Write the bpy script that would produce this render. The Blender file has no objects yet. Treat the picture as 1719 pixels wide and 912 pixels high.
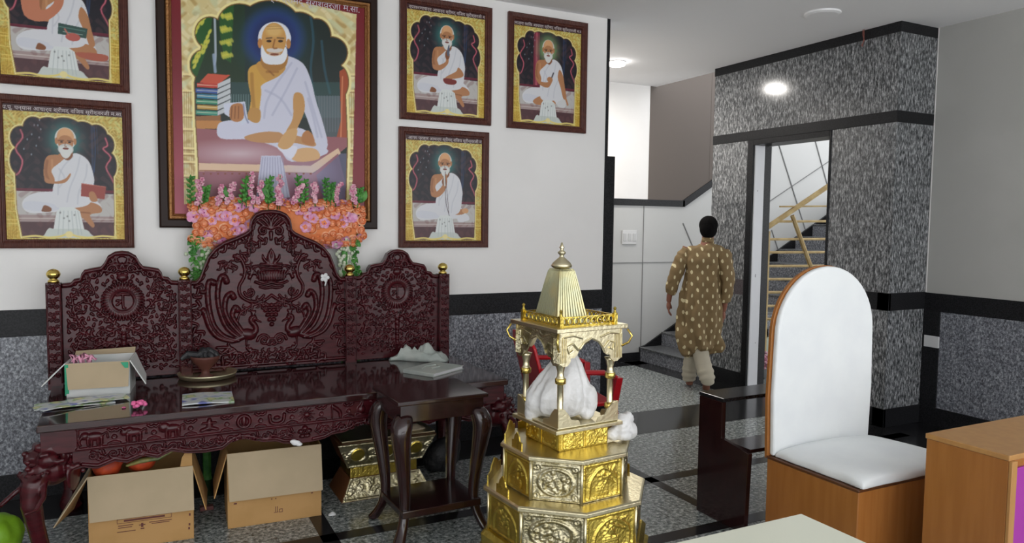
import bpy, bmesh, math, random
import numpy as np
from mathutils import Vector, Matrix, noise
S=bpy.context.scene; COL=S.collection
PI=math.pi
# ------------------------------------------------------------------ camera
f_px,yaw,pitch,roll,H=1238.9,.46714,.066076,.0124336,1.6
F=np.array([math.sin(yaw)*math.cos(pitch),math.cos(yaw)*math.cos(pitch),-math.sin(pitch)])
r0=np.array([math.cos(yaw),-math.sin(yaw),0.]); u0=np.cross(r0,F)
RR=math.cos(roll)*r0+math.sin(roll)*u0; UU=-math.sin(roll)*r0+math.cos(roll)*u0
CC=np.array([0,0,H])
cd=bpy.data.cameras.new('camera'); cam=bpy.data.objects.new('camera',cd); COL.objects.link(cam)
cd.sensor_width=36; cd.lens=36*f_px/1719; cd.clip_start=.02
cam.matrix_world=Matrix(((RR[0],UU[0],-F[0],0),(RR[1],UU[1],-F[1],0),(RR[2],UU[2],-F[2],H),(0,0,0,1)))
S.camera=cam
def P(x,y,ax,val):
    """a photo pixel taken to the world plane ax=val"""
    d=F+RR*(x-859.5)/f_px-UU*(y-456)/f_px; i='xyz'.index(ax); return CC+d*(val-CC[i])/d[i]
# ------------------------------------------------------------------ light
S.view_settings.view_transform='Standard'; S.view_settings.look='None'; S.view_settings.gamma=1
S.view_settings.exposure=0.0; S.view_settings.use_curve_mapping=False
w=bpy.data.worlds.new('sky'); S.world=w; w.use_nodes=True
w.node_tree.nodes['Background'].inputs[0].default_value=(.95,.975,1,1); w.node_tree.nodes['Background'].inputs[1].default_value=2.8
def area(name,loc,rot,sx,sy,e,c=(1,1,1)):
    l=bpy.data.lights.new(name,'AREA'); l.shape='RECTANGLE'; l.size=sx; l.size_y=sy; l.energy=e; l.color=c
    o=bpy.data.objects.new(name,l); COL.objects.link(o); o.location=loc; o.rotation_euler=rot; o.visible_camera=True; return o
# ------------------------------------------------------------------ helpers
def lin(c): 
    return tuple(((v/12.92) if v<=.04045 else ((v+.055)/1.055)**2.4) for v in c)
def rgb(r,g,b): return lin((r/255,g/255,b/255))
class MB:
    def __init__(s): s.v=[];s.f=[];s.m=[]
    def add(s,vs,fs,mi=0):
        o=len(s.v); s.v+=[tuple(float(c) for c in v) for v in vs]; s.f+=[tuple(i+o for i in f) for f in fs]; s.m+=[mi]*len(fs); return s
    def box(s,x0,x1,y0,y1,z0,z1,mi=0,M=None):
        vs=[Vector(p) for p in ((x0,y0,z0),(x1,y0,z0),(x1,y1,z0),(x0,y1,z0),(x0,y0,z1),(x1,y0,z1),(x1,y1,z1),(x0,y1,z1))]
        if M: vs=[M@v for v in vs]
        return s.add(vs,[(0,3,2,1),(4,5,6,7),(0,1,5,4),(1,2,6,5),(2,3,7,6),(3,0,4,7)],mi)
    def loft(s,rings,mi=0,cap=True):
        n=len(rings[0]); vs=[p for r in rings for p in r]; fs=[]
        for k in range(len(rings)-1):
            for i in range(n): j=(i+1)%n; fs.append((k*n+i,k*n+j,(k+1)*n+j,(k+1)*n+i))
        if cap: fs+= [tuple(range(n-1,-1,-1)),tuple((len(rings)-1)*n+i for i in range(n))]
        return s.add(vs,fs,mi)
    def tube(s,pts,rad,n=10,mi=0,flat=1):
        pts=[Vector(p) for p in pts]
        if not hasattr(rad,'__len__'): rad=[rad]*len(pts)
        rings=[];up=None
        for i,p in enumerate(pts):
            t=(pts[min(i+1,len(pts)-1)]-pts[max(i-1,0)]).normalized()
            if up is None: up=Vector((0,0,1)) if abs(t.z)<.9 else Vector((0,1,0))
            a=t.cross(up).normalized(); b=a.cross(t).normalized(); up=b
            rings.append([p+a*rad[i]*math.cos(2*PI*k/n)+b*rad[i]*flat*math.sin(2*PI*k/n) for k in range(n)])
        return s.loft(rings,mi)
    def lathe(s,prof,c=(0,0,0),n=20,mi=0,rot=0):
        return s.loft([[(c[0]+r*math.cos(2*PI*k/n+rot),c[1]+r*math.sin(2*PI*k/n+rot),c[2]+z) for k in range(n)] for r,z in prof],mi)
    def ell(s,c,r,n=12,mi=0,M=None):
        rings=[]
        for k in range(1,n): 
            a=PI*k/n; ring=[Vector((r[0]*math.sin(a)*math.cos(2*PI*j/(n*1)),r[1]*math.sin(a)*math.sin(2*PI*j/n),-r[2]*math.cos(a))) for j in range(n)]
            rings.append([Vector(c)+(M@v if M else v) for v in ring])
        return s.loft(rings,mi)
    def prism(s,poly,axis,a,b,mi=0):
        def mk(p,t):
            return {'x':(t,p[0],p[1]),'y':(p[0],t,p[1]),'z':(p[0],p[1],t)}[axis]
        return s.loft([[mk(p,a) for p in poly],[mk(p,b) for p in poly]],mi)
    def build(s,name,mats,parent=None,smooth=False,bevel=0,seg=2,remesh=0,sm=0,sub=0):
        me=bpy.data.meshes.new(name); me.from_pydata(s.v,[],s.f)
        for m in (mats if isinstance(mats,(list,tuple)) else [mats]): me.materials.append(m)
        me.polygons.foreach_set('material_index',s.m)
        bm=bmesh.new(); bm.from_mesh(me); bmesh.ops.recalc_face_normals(bm,faces=bm.faces); bm.to_mesh(me); bm.free()
        o=bpy.data.objects.new(name,me); COL.objects.link(o)
        if parent: o.parent=parent
        if smooth or remesh: me.polygons.foreach_set('use_smooth',[True]*len(me.polygons))
        if bevel:
            b=o.modifiers.new('bevel','BEVEL'); b.width=bevel; b.segments=seg; b.limit_method='ANGLE'; b.angle_limit=.6
        if remesh:
            r=o.modifiers.new('remesh','REMESH'); r.mode='VOXEL'; r.voxel_size=remesh; r.use_smooth_shade=True
        if sm:
            m=o.modifiers.new('smooth','SMOOTH'); m.iterations=sm; m.factor=.5
        if sub:
            m=o.modifiers.new('sub','SUBSURF'); m.levels=sub; m.render_levels=sub
        return o
def tag(o,label=None,cat=None,group=None,kind=None):
    for k,v in (('label',label),('category',cat),('group',group),('kind',kind)):
        if v: o[k]=v
    return o
def thing(name,label,cat,loc=(0,0,0),rz=0,group=None):
    o=bpy.data.objects.new(name,None); COL.objects.link(o); o.location=loc; o.rotation_euler=(0,0,rz); o.empty_display_size=.1
    return tag(o,label,cat,group)
def struct(name,mb,m,label=None,**k):
    o=mb.build(name,m,**k); tag(o,label,None,None,'structure'); return o
def copy_tree(o,parent=None):
    c=o.copy(); COL.objects.link(c)
    if parent: c.parent=parent
    for ch in list(o.children): copy_tree(ch,c)
    return c
# ------------------------------------------------------------------ materials
def mat(name,c,rough=.5,metal=0,c2=None,scale=20,stretch=(1,1,1),bump=0,bscale=None,lo=.4,hi=.6,coat=0,detail=4,spec=.5,alpha=1,sheen=0,trans=0):
    m=bpy.data.materials.new(name); m.use_nodes=True; nt=m.node_tree; b=nt.nodes['Principled BSDF']
    b.inputs['Base Color'].default_value=(*c,1); b.inputs['Roughness'].default_value=rough; b.inputs['Metallic'].default_value=metal
    b.inputs['Coat Weight'].default_value=coat; b.inputs['Coat Roughness'].default_value=.08; b.inputs['Specular IOR Level'].default_value=spec
    b.inputs['Alpha'].default_value=alpha; b.inputs['Sheen Weight'].default_value=sheen; b.inputs['Transmission Weight'].default_value=trans
    tc=nt.nodes.new('ShaderNodeTexCoord'); mp=nt.nodes.new('ShaderNodeMapping'); mp.inputs['Scale'].default_value=stretch
    nt.links.new(tc.outputs['Object'],mp.inputs[0])
    if c2 is not None:
        n=nt.nodes.new('ShaderNodeTexNoise'); n.inputs['Scale'].default_value=scale; n.inputs['Detail'].default_value=detail
        nt.links.new(mp.outputs[0],n.inputs['Vector'])
        r=nt.nodes.new('ShaderNodeValToRGB'); r.color_ramp.elements[0].position=lo; r.color_ramp.elements[1].position=hi
        r.color_ramp.elements[0].color=(*c,1); r.color_ramp.elements[1].color=(*c2,1)
        nt.links.new(n.outputs['Fac'],r.inputs[0]); nt.links.new(r.outputs[0],b.inputs['Base Color'])
    if bump:
        n=nt.nodes.new('ShaderNodeTexNoise'); n.inputs['Scale'].default_value=bscale or scale; n.inputs['Detail'].default_value=3
        nt.links.new(mp.outputs[0],n.inputs['Vector'])
        bp=nt.nodes.new('ShaderNodeBump'); bp.inputs['Strength'].default_value=bump; bp.inputs['Distance'].default_value=.01
        nt.links.new(n.outputs['Fac'],bp.inputs['Height']); nt.links.new(bp.outputs[0],b.inputs['Normal'])
    return m
def granite(name,cols,scale,stretch,rough,coat=0,bump=0):
    """speckled stone: ramp over stretched noise; cols = [(pos,colour),...]"""
    m=mat(name,cols[0][1],rough,coat=coat,bump=bump,bscale=scale,stretch=stretch); nt=m.node_tree; b=nt.nodes['Principled BSDF']
    mp=[n for n in nt.nodes if n.type=='MAPPING'][0]
    n=nt.nodes.new('ShaderNodeTexNoise'); n.inputs['Scale'].default_value=scale; n.inputs['Detail'].default_value=3; n.inputs['Roughness'].default_value=.75
    nt.links.new(mp.outputs[0],n.inputs['Vector'])
    r=nt.nodes.new('ShaderNodeValToRGB'); e=r.color_ramp.elements; e[0].position=cols[0][0]; e[0].color=(*cols[0][1],1); e[1].position=cols[-1][0]; e[1].color=(*cols[-1][1],1)
    for p,c in cols[1:-1]:
        x=e.new(p); x.color=(*c,1)
    nt.links.new(n.outputs['Fac'],r.inputs[0]); nt.links.new(r.outputs[0],b.inputs['Base Color'])
    return m
M={}
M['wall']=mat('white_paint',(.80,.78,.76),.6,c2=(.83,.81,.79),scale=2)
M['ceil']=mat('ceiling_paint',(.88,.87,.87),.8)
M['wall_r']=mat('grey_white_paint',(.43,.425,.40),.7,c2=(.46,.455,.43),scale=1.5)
M['shaded_wall']=mat('stairwell_shade_taupe',(.115,.093,.080),.7)  # shade of the stairwell on the white wall, put into its colour
M['panel']=mat('white_laminate',(.47,.47,.46),.3)
M['gran_back']=granite('grey_granite',[(.33,(.025,.027,.033)),(.46,(.12,.125,.145)),(.56,(.24,.25,.275)),(.69,(.50,.51,.54))],80,(1,1,.75),.35)
M['gran']=granite('flamed_grey_granite',[(.33,(.012,.013,.015)),(.46,(.09,.093,.097)),(.55,(.20,.205,.21)),(.68,(.50,.50,.51))],80,(1,1,.30),.14,bump=.0)
M['black_wall']=mat('black_granite_wall',(.008,.008,.009),.35,c2=(.020,.020,.022),scale=120,spec=.18)
M['black']=mat('black_granite',(.008,.008,.009),.16,c2=(.022,.022,.024),scale=120,spec=.3)
M['floor']=granite('polished_floor_granite',[(.34,(.03,.04,.04)),(.46,(.16,.18,.175)),(.56,(.33,.35,.34)),(.70,(.68,.70,.68))],42,(1,1,1),.19,coat=0)
M['wood']=mat('rosewood_carved',(.040,.0042,.0065),.26,c2=(.064,.0065,.010),scale=9,stretch=(1,1,5),coat=.04,spec=.38,bump=.03,bscale=60)
M['wood_top']=mat('rosewood_polished',(.022,.007,.007),.10,c2=(.036,.010,.010),scale=8,stretch=(1,8,8),coat=.5)
M['dark_wood']=mat('dark_wood',(.016,.006,.006),.17,c2=(.028,.009,.009),scale=10,stretch=(6,6,1),coat=.4)
M['gold']=mat('gold_sheet',(.80,.61,.13),.30,1,c2=(.62,.46,.09),scale=14,bump=.35,bscale=70)
M['silver']=mat('champagne_metal',(.62,.56,.38),.30,1,c2=(.40,.35,.20),scale=25,bump=.45,bscale=75)
M['pale']=mat('pale_gilt_trim',(.76,.68,.45),.3,1,bump=.12,bscale=60)
M['brassb']=mat('polished_brass',(.76,.57,.16),.2,1)
M['steel']=mat('brass_plate',(.78,.72,.48),.45,1)
M['white_cloth']=mat('white_upholstery',(.80,.82,.82),.75,c2=(.76,.78,.79),scale=4,bump=.15,bscale=12)
M['rag']=mat('crumpled_cloth',(.46,.49,.45),.8,c2=(.38,.42,.39),scale=9,bump=.5,bscale=26)
M['plastic']=mat('thin_white_wrap',(.76,.75,.74),.35,c2=(.68,.67,.66),scale=10,bump=.9,bscale=22,sheen=.2)
M['laminate']=mat('orange_wood_laminate',(.33,.125,.030),.26,c2=(.37,.145,.036),scale=5,stretch=(6,6,.5),detail=6)
M['laminate2']=mat('tan_wood_laminate',(.42,.21,.07),.30,c2=(.46,.24,.08),scale=5,stretch=(5,5,.5),detail=6)
M['purple']=mat('purple_panel',(.33,.03,.30),.5)
M['board']=mat('carton_board',(.42,.235,.080),.8,c2=(.46,.26,.095),scale=6)
M['board_in']=mat('carton_inside',(.42,.33,.21),.85,c2=(.45,.35,.225),scale=5)
M['board_edge']=mat('carton_edge',(.52,.42,.29),.9)
M['ink']=mat('brown_ink',(.12,.035,.03),.8)
M['red']=mat('red_plastic',(.50,.008,.016),.28)
M['rose_o']=mat('orange_rose',(.88,.38,.18),.7,c2=(.92,.52,.32),scale=30)
M['rose_p']=mat('pink_rose',(.72,.30,.50),.7,c2=(.82,.48,.64),scale=30)
M['rose_in']=mat('deep_orange_rose',(.78,.24,.08),.7)
M['orchid']=mat('pink_orchid',(.62,.20,.32),.7,c2=(.80,.50,.56),scale=60)
M['leaf']=mat('green_leaf',(.045,.19,.035),.5,c2=(.09,.30,.05),scale=20)
M['wflower']=mat('white_blossom',(.66,.68,.56),.7,c2=(.40,.50,.30),scale=60,lo=.45,hi=.65)
M['skin']=mat('skin',(.23,.085,.05),.5)
M['hair']=mat('black_hair',(.004,.0035,.0035),.9,spec=.1,bump=.4,bscale=90)
M['pajama']=mat('cream_trousers',(.48,.43,.33),.8,bump=.3,bscale=20)
M['paper']=mat('white_paper',(.72,.72,.72),.6)
M['plate_w']=mat('switch_white',(.62,.62,.62),.4)
M['yellow_wood']=mat('raw_timber',(.50,.37,.17),.6,c2=(.40,.28,.12),scale=8)
M['clay']=mat('burnt_clay',(.10,.03,.02),.6)
M['char']=mat('black_cloth',(.02,.02,.022),.5,bump=.6,bscale=40)
M['orange_cloth']=mat('orange_fabric',(.55,.07,.015),.6,c2=(.38,.04,.01),scale=12,bump=.5,bscale=20)
M['green']=mat('lime_skin',(.18,.36,.015),.45,bump=.3,bscale=25)
M['frame_brown']=mat('brown_frame',(.075,.022,.016),.4,c2=(.095,.03,.02),scale=30,spec=.3)
M['frame_black']=mat('black_frame',(.022,.010,.007),.4,spec=.2)
M['frame_gold']=mat('antique_gold_beading',(.33,.15,.05),.35,.6,bump=.8,bscale=90)
M['alu']=mat('white_door_frame',(.66,.66,.68),.35)
M['caption']=mat('caption_letters',(.62,.55,.55),.6)
M['pink']=mat('pink_ribbon',(.80,.16,.36),.6)
M['carton_white']=mat('printed_white_card',(.66,.66,.64),.5,c2=(.60,.62,.60),scale=6)
M['carton_green']=mat('printed_green_card',(.02,.33,.17),.5)
def ribs(m,axis,scale,strength=.6):
    nt=m.node_tree;b=nt.nodes['Principled BSDF'];tc=[n for n in nt.nodes if n.type=='TEX_COORD'][0]
    wv=nt.nodes.new('ShaderNodeTexWave'); wv.bands_direction=axis; wv.inputs['Scale'].default_value=scale
    bp=nt.nodes.new('ShaderNodeBump'); bp.inputs['Strength'].default_value=strength; bp.inputs['Distance'].default_value=.004
    nt.links.new(tc.outputs['Object'],wv.inputs['Vector']); nt.links.new(wv.outputs['Fac'],bp.inputs['Height']); nt.links.new(bp.outputs[0],b.inputs['Normal'])
ribs(M['frame_brown'],'X',30)
em=bpy.data.materials.new('lamp_glow'); em.use_nodes=True
nt=em.node_tree; e=nt.nodes.new('ShaderNodeEmission'); e.inputs[0].default_value=(1,.97,.93,1); e.inputs[1].default_value=22; nt.links.new(e.outputs[0],nt.nodes['Material Output'].inputs[0]); M['glow']=em
# vertex-coloured print material
pm=bpy.data.materials.new('painted_print'); pm.use_nodes=True; nt=pm.node_tree; a=nt.nodes.new('ShaderNodeAttribute'); a.attribute_name='print'
b=nt.nodes['Principled BSDF']; nt.links.new(a.outputs['Color'],b.inputs['Base Color']); b.inputs['Roughness'].default_value=.33; b.inputs['Specular IOR Level'].default_value=.35; M['print']=pm

# ------------------------------------------------------------------ SETTING
D=4.898; CZ=3.19; GX=5.271; GY=3.84; RX=5.714; YF=7.0
struct('floor',MB().box(-4,9.5,-1.7,7.3,-.12,0),M['floor'])
t=MB()
t.box(-4,9.5,-1.7,D+.16,CZ,CZ+.2).box(-4,GX+.1,D+.16,YF,CZ,CZ+.2).box(GX+.1,9.5,D+.16,5.9,CZ,CZ+.2)
struct('ceiling',t,M['ceil'])
# wall with the portraits: plaster above, granite dado between black bands
struct('wall_back',MB().box(-4,3.273,D,D+.14,1.08,CZ),M['wall'])
o=struct('trim_1',MB().box(-4,3.273,D-.002,D+.14,.15,.93),M['gran_back'])
struct('left_light_blocker',MB().box(-4.15,-4,-1.7,D+.14,0,CZ),M['wall'])  # unseen wall, added to keep side light off the right wall
struct('trim_2',MB().box(-4,3.275,D-.012,D+.142,.93,1.08),M['black_wall'],bevel=.003)
struct('baseboard_back',MB().box(-4,3.275,D-.012,D+.142,0,.15),M['black_wall'],bevel=.003)
struct('trim_3',MB().box(3.273,3.30,D-.003,D+.15,0,CZ),M['black_wall'])
struct('trim_4',MB().box(3.305,3.475,5.045,5.14,0,2.15),M['black_wall'],bevel=.004)
# granite faced stair enclosure
DY0,DY1,DZ=4.462,5.335,2.37
gw=MB(); T=.235
gw.box(GX,GX+T,GY,DY0,.15,3.11).box(GX,GX+T,DY1+.07,5.9,.15,3.11).box(GX,GX+T,DY0,DY1+.07,DZ+.05,3.11).box(GX+T,RX+.4,GY,GY+.2,.15,3.11)
struct('wall_enclosure',gw,M['gran'])
tb=MB()
for z0,z1 in ((3.11,CZ),(2.42,2.51)):
    tb.box(GX-.006,GX+T,GY-.006,5.903,z0,z1).box(GX+T,RX,GY-.006,GY+.1,z0,z1)
struct('trim_5',tb,M['black_wall'],bevel=.003)
tb=MB()
for z0,z1 in ((.94,1.08),(0,.15)):
    tb.box(GX-.006,GX+.02,GY-.006,DY0-.02,z0,z1).box(GX-.006,RX,GY-.006,GY+.1,z0,z1)
    if z0==0: tb.box(GX-.006,GX+.02,DY1+.07,5.903,z0,z1)
struct('trim_6',tb,M['black_wall'],bevel=.003)
struct('trim_7',MB().box(GX-.001,GX+.02,DY1+.07,5.902,.92,1.07),mat('brown_granite',(.07,.055,.06),.2,c2=(.10,.085,.09),scale=90))
# doorway lining
dj=MB().box(GX-.008,GX+.05,DY1,DY1+.075,0,DZ+.05).box(GX-.008,GX+T,DY0-.02,DY0,0,DZ+.05).box(GX-.008,GX+T,DY0,DY1,DZ,DZ+.05).box(GX+.14,GX+T,DY1,DY1+.075,0,DZ)
struct('door_1',dj,M['black_wall'],bevel=.003)
dp=MB().box(GX+.012,GX+.135,DY1-.012,DY1+.07,.0,DZ-.0)
o=struct('door_2',dp,M['alu'],bevel=.004)
struct('trim_8',MB().box(GX+.06,GX+.065,DY1-.0135,DY1,1.1,1.13).box(GX+.09,GX+.094,DY1-.0135,DY1,.45,.46).box(GX+.05,GX+.055,DY1-.0135,DY1,1.93,1.94),M['black_wall'])
# right wall
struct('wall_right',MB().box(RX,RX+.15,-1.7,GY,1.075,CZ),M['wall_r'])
struct('trim_9',MB().box(RX+.004,RX+.15,-1.7,GY-.12,.15,.93),M['gran_back'])
struct('trim_10',MB().box(RX-.008,RX+.15,-1.7,GY,.93,1.075).box(RX-.008,RX+.15,GY-.14,GY,.15,.93),M['black_wall'],bevel=.003)
struct('baseboard_right',MB().box(RX-.008,RX+.15,-1.7,GY,0,.15),M['black_wall'],bevel=.003)
struct('trim_11',MB().box(RX-.004,RX+.02,GY-.012,GY-.0065,1.08,CZ),M['wall'])
# stairwell walls
struct('wall_stair',MB().box(3.3,GX+.02,YF,YF+.15,1.89,5.2),M['wall'])
struct('trim_12',MB().box(3.3,9.5,YF+.006,YF+.15,0,1.89).box(GX+.02,9.5,YF+.008,YF+.15,1.89,5.2),M['panel'])
def sl(x): return .14+.53*(x-5.24)          # nosing line of the stairs
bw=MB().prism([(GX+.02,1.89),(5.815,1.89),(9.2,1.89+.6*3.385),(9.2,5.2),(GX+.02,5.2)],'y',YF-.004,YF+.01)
struct('wall_stair_upper',bw,M['shaded_wall'])
struct('trim_20',MB().prism([(6.2,2.14),(9.2,3.95),(9.2,5.2),(6.2,5.2)],'y',YF-.006,YF+.0),M['shaded_wall'])  # farther stretch of the wall, in the same painted shade
struct('trim_13',MB().box(3.3,5.83,YF-.014,YF+.02,1.815,1.89).prism([(5.80,1.815),(5.83,1.815),(9.2,3.83),(9.2,3.92),(5.80,1.89)],'y',YF-.014,YF+.02),M['black_wall'],bevel=.002)
struct('baseboard_stair',MB().box(3.3,5.23,YF-.012,YF+.02,0,.10),M['black_wall'],bevel=.002)
gp=MB().box(5.238,5.243,YF-.001,YF+.02,.1,1.81).box(3.3,5.9,YF-.001,YF+.02,1.150,1.158)
def strip(a,b,w=.006):
    dx,dz=b[0]-a[0],b[1]-a[1]; l=math.hypot(dx,dz); n=(-dz/l*w/2,dx/l*w/2)
    gp.prism([(a[0]+n[0],a[1]+n[1]),(b[0]+n[0],b[1]+n[1]),(b[0]-n[0],b[1]-n[1]),(a[0]-n[0],a[1]-n[1])],'y',YF-.001,YF+.02)
strip((7.347,2.642),(7.98,1.35),.012); strip((7.9,2.95),(8.45,1.75),.012); strip((7.1,1.85),(8.4,2.54),.009); strip((5.823,1.618),(6.1,1.13),.012); strip((7.27,1.55),(7.42,1.25),.012)
struct('trim_14',gp,mat('panel_joint',(.18,.18,.18),.6))
struct('wall_far',MB().box(3.3,3.45,5.2,YF,0,CZ),M['wall'])
# skirting that climbs with the stairs
struct('trim_15',MB().prism([(5.22,0),(5.22,.16),(5.30,.18),(9.2,sl(9.2)+.02),(9.2,sl(9.2)-.4),(5.6,0)],'y',YF-.02,YF+.02),M['black_wall'])
# stairs
st=MB(); tr=MB(); rise=.163; run=.3075
for k in range(12):
    x0=5.22+k*run; y0=5.93
    st.box(x0,x0+run+.02,y0,YF-.02,0 if k==0 else (k-1)*rise,(k+1)*rise-.022)
    tr.box(x0-.012,x0+run+.03,y0-.005,YF-.02,(k+1)*rise-.02,(k+1)*rise,mi=0)
struct('trim_16',st,M['gran_back']); struct('trim_17',tr,mat('dark_tread',(.05,.052,.055),.3,c2=(.16,.165,.17),scale=70),bevel=.004)
struct('trim_18',MB().prism([(5.6,0),(5.6,.1),(9.2,sl(9.2)-.3),(9.2,0)],'y',5.912,5.93),mat('pale_green_paint',(.42,.47,.38),.6))
struct('wall_stair_end',MB().box(9.2,9.35,3.9,YF,0,CZ-1.6),M['panel'])
# polished black strips laid in the granite floor
fs=MB(); z=.0015
for b in ((-4,5.271,4.50,4.886),(-4,GX,3.60,3.69),(.785,.865,-1.7,4.50),(2.80,2.87,-1.7,4.50),(-4,GX,2.88,2.97),(4.98,5.22,5.93,YF-.02),(GX-.28,GX,-1,4.5),(GX,RX,-1.7,GY),(GX-.3,GX,5.3,5.93),(3.5,5.2,YF-.22,YF-.02)):
    fs.box(b[0],b[1],b[2],b[3],-.001,z)
fs.box(3.275,5.271,4.886,5.05,-.001,z)
struct('trim_19',fs,M['black'])
# timber railing in front of the stairs
rl=thing('timber_railing','raw yellow timber railing of slanted handrail and level bars before the stairs','railing',(6.6,5.82,0))
def bar(a,b,w,n='bar'):
    a=Vector(a)-rl.location;b=Vector(b)-rl.location
    MB().tube([a,b],w,6).build(n,M['yellow_wood'],rl)
y=5.82
def W(px,py): p=P(px,py,'y',y); return (p[0],y,p[2])
bar(W(1282,386),W(1400,306),.028,'handrail')
for py in (372,402,424,447,469,491,514,536):
    a=W(1282 if py>395 else 1303,py); b=W(1400,py-.5); bar((a[0],y+.01,a[2]),(b[0],y+.01,b[2]),.015)
bar(W(1309,347),W(1400,346),.010)
bar(W(1330,362),W(1380,500),.024,'brace')
bar((6.0,y,0),(6.0,y,sl(6.0)+1.0),.02,'post'); bar((7.5,y,0),(7.5,y,sl(7.5)+.9),.02,'post')
# ceiling lamps
def lamp(x,y,r,label,on=True):
    L=thing('ceiling_lamp',label,'lamp',(x,y,CZ))
    MB().lathe([(r*1.04,-.0),(r*1.04,-.010),(r*.98,-.012)],n=28).build('lamp_rim',M['plate_w'],L,smooth=False)
    MB().lathe([(r*.97,-.011),(r*.97,-.030),(r*.88,-.040),(.01,-.043)],n=28).build('diffuser',M['glow'] if on else M['plate_w'],L)
    if on:
        l=bpy.data.lights.new('ceiling_lamp_light','AREA'); l.shape='DISK'; l.size=2*r; l.energy=26; l.color=(1,.96,.9)
        o=bpy.data.objects.new('ceiling_lamp_light',l); COL.objects.link(o); o.location=(0,0,-.07); o.parent=L
lamp(4.21,6.12,.085,'lit round ceiling lamp glowing near the stair lobby')
r=thing('ceiling_rose','unlit round white cover plate on the ceiling, before the granite wall','ceiling rose',(4.581,3.989,CZ))
MB().lathe([(.13,0),(.13,-.012),(.11,-.02),(.01,-.022)],n=28).build('cover_plate',M['ceil'],r)
wr=MB()
p=P(1452,46,'x',GX-.02)
wr.tube([(GX-.03,p[1]+.01,CZ),(GX-.04,p[1],3.14),(GX-.035,p[1]-.012,3.10),(GX-.04,p[1]+.012,3.06)],.003,6).tube([(GX-.03,p[1],CZ),(GX-.045,p[1]-.015,3.12),(GX-.04,p[1]-.0,3.05)],.003,6)
tag(wr.build('loose_wire',mat('reddish_wire',(.25,.07,.05),.5)),'thin reddish loose wire hanging from the ceiling over the granite wall','wire')
# switch plates
def switch(loc,rz,w,h,label,n):
    s=thing('switch_plate',label,'switch plate',loc,rz)
    MB().box(-w/2,w/2,-.014,0,-h/2,h/2).build('plate',M['plate_w'],s,bevel=.003)
    for k in range(n):
        x=-w/2+w*(k+.5)/n
        MB().box(x-w/n*.3,x+w/n*.3,-.02,-.014,-h*.28,h*.28).build('switch',mat('switch_key',(.5,.5,.5),.4),s,bevel=.002)
switch((5.037,YF+.004,1.449),0,.20,.16,'pale switch plate on the white panelled stair wall',3)
switch((RX-.009,3.762,.682),PI/2,.125,.095,'small white socket plate on the black granite strip of the right wall',3)

# ------------------------------------------------------------------ PAINTINGS
rng=np.random.default_rng(5)
def smooth(pts,n=4,closed=True):
    out=[];N=len(pts)
    R=range(N) if closed else range(N-1)
    for i in R:
        g=lambda k: np.array(pts[k%N] if closed else pts[min(max(k,0),N-1)],float)
        a,b,c,d=g(i-1),g(i),g(i+1),g(i+2)
        for k in range(n):
            t=k/n; out.append(.5*((2*b)+(c-a)*t+(2*a-5*b+4*c-d)*t*t+(3*b-a-3*c+d)*t**3))
    if not closed: out.append(np.array(pts[-1],float))
    return out
def inpoly(X,Y,pts):
    ins=np.zeros(X.shape,bool); n=len(pts); j=n-1
    for i in range(n):
        xi,yi=pts[i];xj,yj=pts[j]
        c=((yi>Y)!=(yj>Y))
        ins^=c&(X<(xj-xi)*(Y-yi)/((yj-yi) if yj!=yi else 1e-9)+xi); j=i
    return ins
def segd(X,Y,pts,taper=False):
    d=np.full(X.shape,1e9);tt=np.zeros(X.shape);n=len(pts)-1
    for i in range(n):
        ax,ay=pts[i];bx,by=pts[i+1];dx,dy=bx-ax,by-ay;L=dx*dx+dy*dy+1e-12
        t=np.clip(((X-ax)*dx+(Y-ay)*dy)/L,0,1); e=np.hypot(X-ax-t*dx,Y-ay-t*dy); m=e<d; d=np.where(m,e,d); tt=np.where(m,(i+t)/n,tt)
    return d,tt
class Canvas:
    def __init__(s,X,Y,c): s.X=X;s.Y=Y;s.C=np.tile(np.array(c,float),(len(X),1)); s.mask=None
    def put(s,a,c):
        if s.mask is not None: a=a*s.mask
        s.C=s.C*(1-a[:,None])+np.array(c,float)*a[:,None]
    def poly(s,pts,c,r=False,a=1.): s.put(inpoly(s.X,s.Y,smooth(pts) if r else pts)*a,c)
    def ell(s,cx,cy,rx,ry,c,soft=.0,a=1.,rot=0):
        x=s.X-cx;y=s.Y-cy;k,q=math.cos(rot),math.sin(rot); x,y=x*k+y*q,-x*q+y*k
        d=np.hypot(x/rx,y/ry); s.put(a*np.clip((1-d)/max(soft,1e-3)+ (0 if soft>.01 else .5),0,1),c)
    def line(s,pts,w,c,a=1.,r=True):
        d,_=segd(s.X,s.Y,smooth(pts,3,False) if r else pts); s.put(a*np.clip((w/2-d)/(w*.25)+.3,0,1),c)
    def rect(s,x0,y0,x1,y1,c,a=1.): s.put(a*((s.X>=x0)&(s.X<=x1)&(s.Y>=y0)&(s.Y<=y1)),c)
    def noise(s,c,f,a,sd=0,th=.0):
        v=np.sin(s.X*f+sd+2.1*np.sin(s.Y*f*.7+sd))*np.sin(s.Y*f*1.1+sd*2+1.7*np.sin(s.X*f*.8)); s.put(a*np.clip((v-th)*2,0,1),c)
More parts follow.
